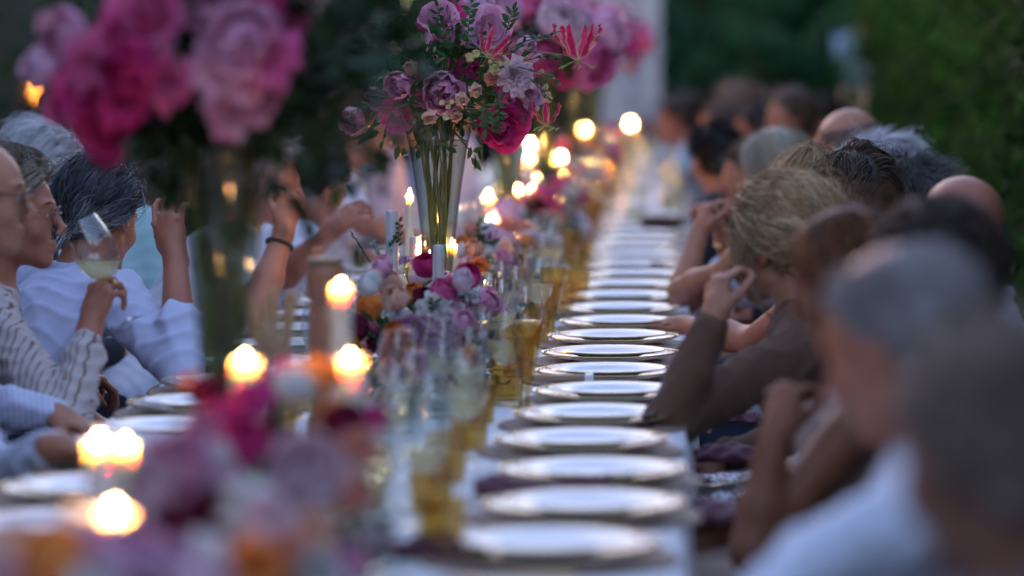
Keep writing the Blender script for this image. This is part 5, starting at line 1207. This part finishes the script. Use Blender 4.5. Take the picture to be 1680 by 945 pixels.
P_.append(dict(side=-1,label='older guest with curly white hair below the far bald man', d=11.0, head=(1442,306), look=(165,5,0), body=178, lean=0, shirt=M['pink_cloth'], h=.009, hair=hs('curly',[(.5,.5,.53),(.66,.66,.7),(.75,.75,.8)],n=2400,len=.055,lift=.014,rad=.0013,wave=.007,turns=18)))
P_.append(dict(side=-1,label='tall bald man with cropped dark sides looking down the table', d=11.6, head=(1388,246), look=(140,2,0), body=178, lean=0, shirt=M['dark_cloth'], h=.0085, k=1.04, hair=hs('crop',[(.16,.1,.08),(.2,.13,.105)],n=1400,len=.008,lift=.0006,rad=.0008,top=.06)))
P_.append(dict(side=-1,label='woman with straight ash blond hair and gold bracelets, hands clasped', d=12.2, head=(1266,278), look=(140,10,0), body=172, pelvis=(.38,12.2), female=1, shirt=M['shirt_lav'], cname='top', h=.0085, sleeve='short', hair=hs('long',[(.3,.24,.17),(.42,.36,.27),(.5,.44,.35)],n=2600,len=.22,lift=.012,rad=.0013),
    L=A((1112,505,11.2),(1148,382,11.3),hd=vec(.25,.2,1),pn=vec(.8,.3,0),curl=(55,50,30)), R=A((1225,505,11.5),(1185,385,11.45),hd=vec(-.3,0,1),pn=vec(-.8,0,0),curl=(60,50,30)), extras=[bracelet(1,.9,.03,M['gold'],.004)]))
P_.append(dict(side=-1,label='guest in white tee whose elbow rests at the table edge', d=11.0, head=(1300,345), look=(178,20,0), body=180, pelvis=(.4,11.1), shirt=M['shirt_lav'], h=.009, sleeve='short', hair=hs('back',BROWN,n=1000,len=.07,rad=.0014), L=A((1118,478,10.9),(1190,440,10.7),hd=vec(.5,0,1),pn=vec(1,0,0),curl=(60,50,30))))
P_.append(dict(side=-1,label='man with short jet black hair farther down the right row', d=14.3, head=(1172,262), look=(120,14,0), body=160, lean=.12, shirt=M['dark_cloth'], h=.01, hair=hs('crop',BLACK,n=1500,len=.03,lift=.012,rad=.0018)))
P_.append(dict(side=-1,label='small brown haired guest between the black haired man and ash blond woman', d=13.2, head=(1232,292), look=(180,10,0), body=180, lean=.1, shirt=M['pink_cloth'], h=.011, hair=hs('back',BROWN,n=900,len=.07,rad=.0016)))
P_.append(dict(side=-1,label='guest in pale blue leaning over the far table with one arm raised',d=19.8,head=(1112,196),look=(170,10,0),body=180,pelvis=(.12,19.8),lean=.1,shirt=M['blue_shirt'],h=.012,skin=M['skin_red'],hair=hs('crop',DKB,n=500,len=.04,lift=.01,rad=.002),L=A((1078,312,19.3),(1090,240,19.3),curl=(50,50,30),pn=vec(1,0,0))))
far = [(16.2,1296,196,BROWN,'side','brown haired guest past the far bald man',M['pink_cloth']),(17.0,1240,218,DKB,'crop','dark haired ruddy guest leaning inward in the far group',M['dark_cloth']),(18.4,1345,202,DKB,'back','dark haired guest just left of the tall bald head',M['grey_cloth']),(19.5,1206,178,[(.2,.12,.08),(.3,.2,.14)],'curly','light brown curly head highest in the far group',M['tan_dress']),(18.0,1180,212,BROWN,'side','brown haired guest leaning in over the far plates',M['pink_cloth']),(21.0,1270,184,BROWN,'back','brown haired guest near the wooden easel',M['dark_cloth']),(22.0,1128,188,DKB,'crop','ruddy faced dark haired guest farthest left of the far group',M['dark_cloth']),(23.5,1076,208,LGREY,'crop','farthest guest in a pale blue shirt at the table end',M['blue_shirt'])]
for i,(d,px,py,cl,stl,lab,sh) in enumerate(far):
    P_.append(dict(side=-1,label=lab,d=d,head=(px,py),look=(180 if i%2 else 200,5,0),body=180,lean=.12,shirt=sh,h=.013,skin=M['skin_red'] if i%2 else M['skin'],hair=hs(stl,cl,n=500,len=.05,lift=.012,rad=.0022)))
import time as _t; _t0=_t.time()
for sp in P_: person(sp)
print('people', round(_t.time()-_t0,1))
# the wine glass she drinks from
q = PX(140,413,8.32); t = copy_tree(wg_full); t.location = (0,0,0); tag(t,'tilted glass of white wine held at the lips of the woman in stripes','wine glass')
from mathutils import Matrix, Vector
for c in list(t.children):
    if c.name.startswith('wine'): bpy.data.objects.remove(c)
ax = nrm(vec(-.44,-.02,.9)); Rg = frame(ax); b0_ = PX(178,458,8.32)-Rg@vec(0,0,.087)*1.2
t.matrix_basis = Matrix([[*(Rg[i]*1.2),b0_[i]] for i in range(3)]+[[0,0,0,1]]); t['group'] = 'glasses in hands'
# wine that stays level in the tilted bowl
bowl = [(.001,.0888),(.0148,.0902),(.0298,.1055),(.0378,.1305),(.0388,.15),(.0348,.18)]
mb = MB(); mb.lathe(bowl,28); V = np.array(mb.V); up = Rg.T@vec(0,0,1); lvl = up@vec(0,0,.126)
for i in range(len(V)):
    e = V[i]@up-lvl
    if e > 0: 
        if up[2] > .2: V[i] = V[i]-vec(0,0,1)*e/up[2]
link('wine', mesh('wine', V, mb.F), M['wine'], t)
# ================================================================== white folding chairs
def chair():
    t = empty('folding_chair', (0,0,0))
    m = MB(); m.box((0,0,.45),(.40,.40,.03),bev=.012); m.build('seat', M['white_paint'], t)
    m = MB(); m.box((-.20,0,.885),(.02,.42,.075),bev=.006); m.build('top_rail', M['white_paint'], t)
    for z in (.62,.72,.80): m = MB(); m.box((-.198,0,z),(.012,.37,.035),bev=.003); m.build('back_slat', M['white_paint'], t)
    for s in (-1,1):
        m = MB(); m.tube([(-.20,s*.2,.95),(-.19,s*.2,.5),(-.02,s*.2,.2),(.2,s*.2,0)],[.014,.015,.015,.014],8); m.build('leg', M['white_paint'], t)
        m = MB(); m.tube([(.18,s*.175,.44),(.0,s*.175,.2),(-.24,s*.175,0)],[.013,.013,.013],8); m.build('leg', M['white_paint'], t)
    m = MB(); m.tube([(.12,-.2,.1),(.12,.2,.1)],.009,6); m.build('stretcher', M['white_paint'], t)
    return t
c0 = chair(); first = True
for sp, t in zip(P_, [o for o in COL.objects if o.get('category') == 'person']):
    o = c0 if first else copy_tree(c0); first = False
    b = rad(sp.get('body', 0 if sp.get('side',1)>0 else 180)); o.location = (t.location.x-.02*cos(b), t.location.y-.02*sin(b), 0); o.rotation_euler = (0,0,b)
    s = sp['label'].split(',')[0]
    s = ' '.join(s.split()[:10])
    tag(o, 'white folding chair under the '+s.replace('very blurred ','').replace('blurred ',''), 'chair', 'white folding chairs at the long table')
# maroon napkins on laps
for (x,y,z,rz,lab,sx,sy) in ((.08,8.05,.655,.3,'maroon napkin on the lap of the woman in the taupe cardigan',.2,.16),(.06,8.9,.65,.1,'maroon napkin bunched in a lap beyond the taupe elbow',.15,.15),(.1,7.05,.66,.2,'maroon napkin in the lap of the auburn haired woman',.22,.18)):
    napkin((x,y,z), rz, sx, sy, lab, int(x*100)+3)
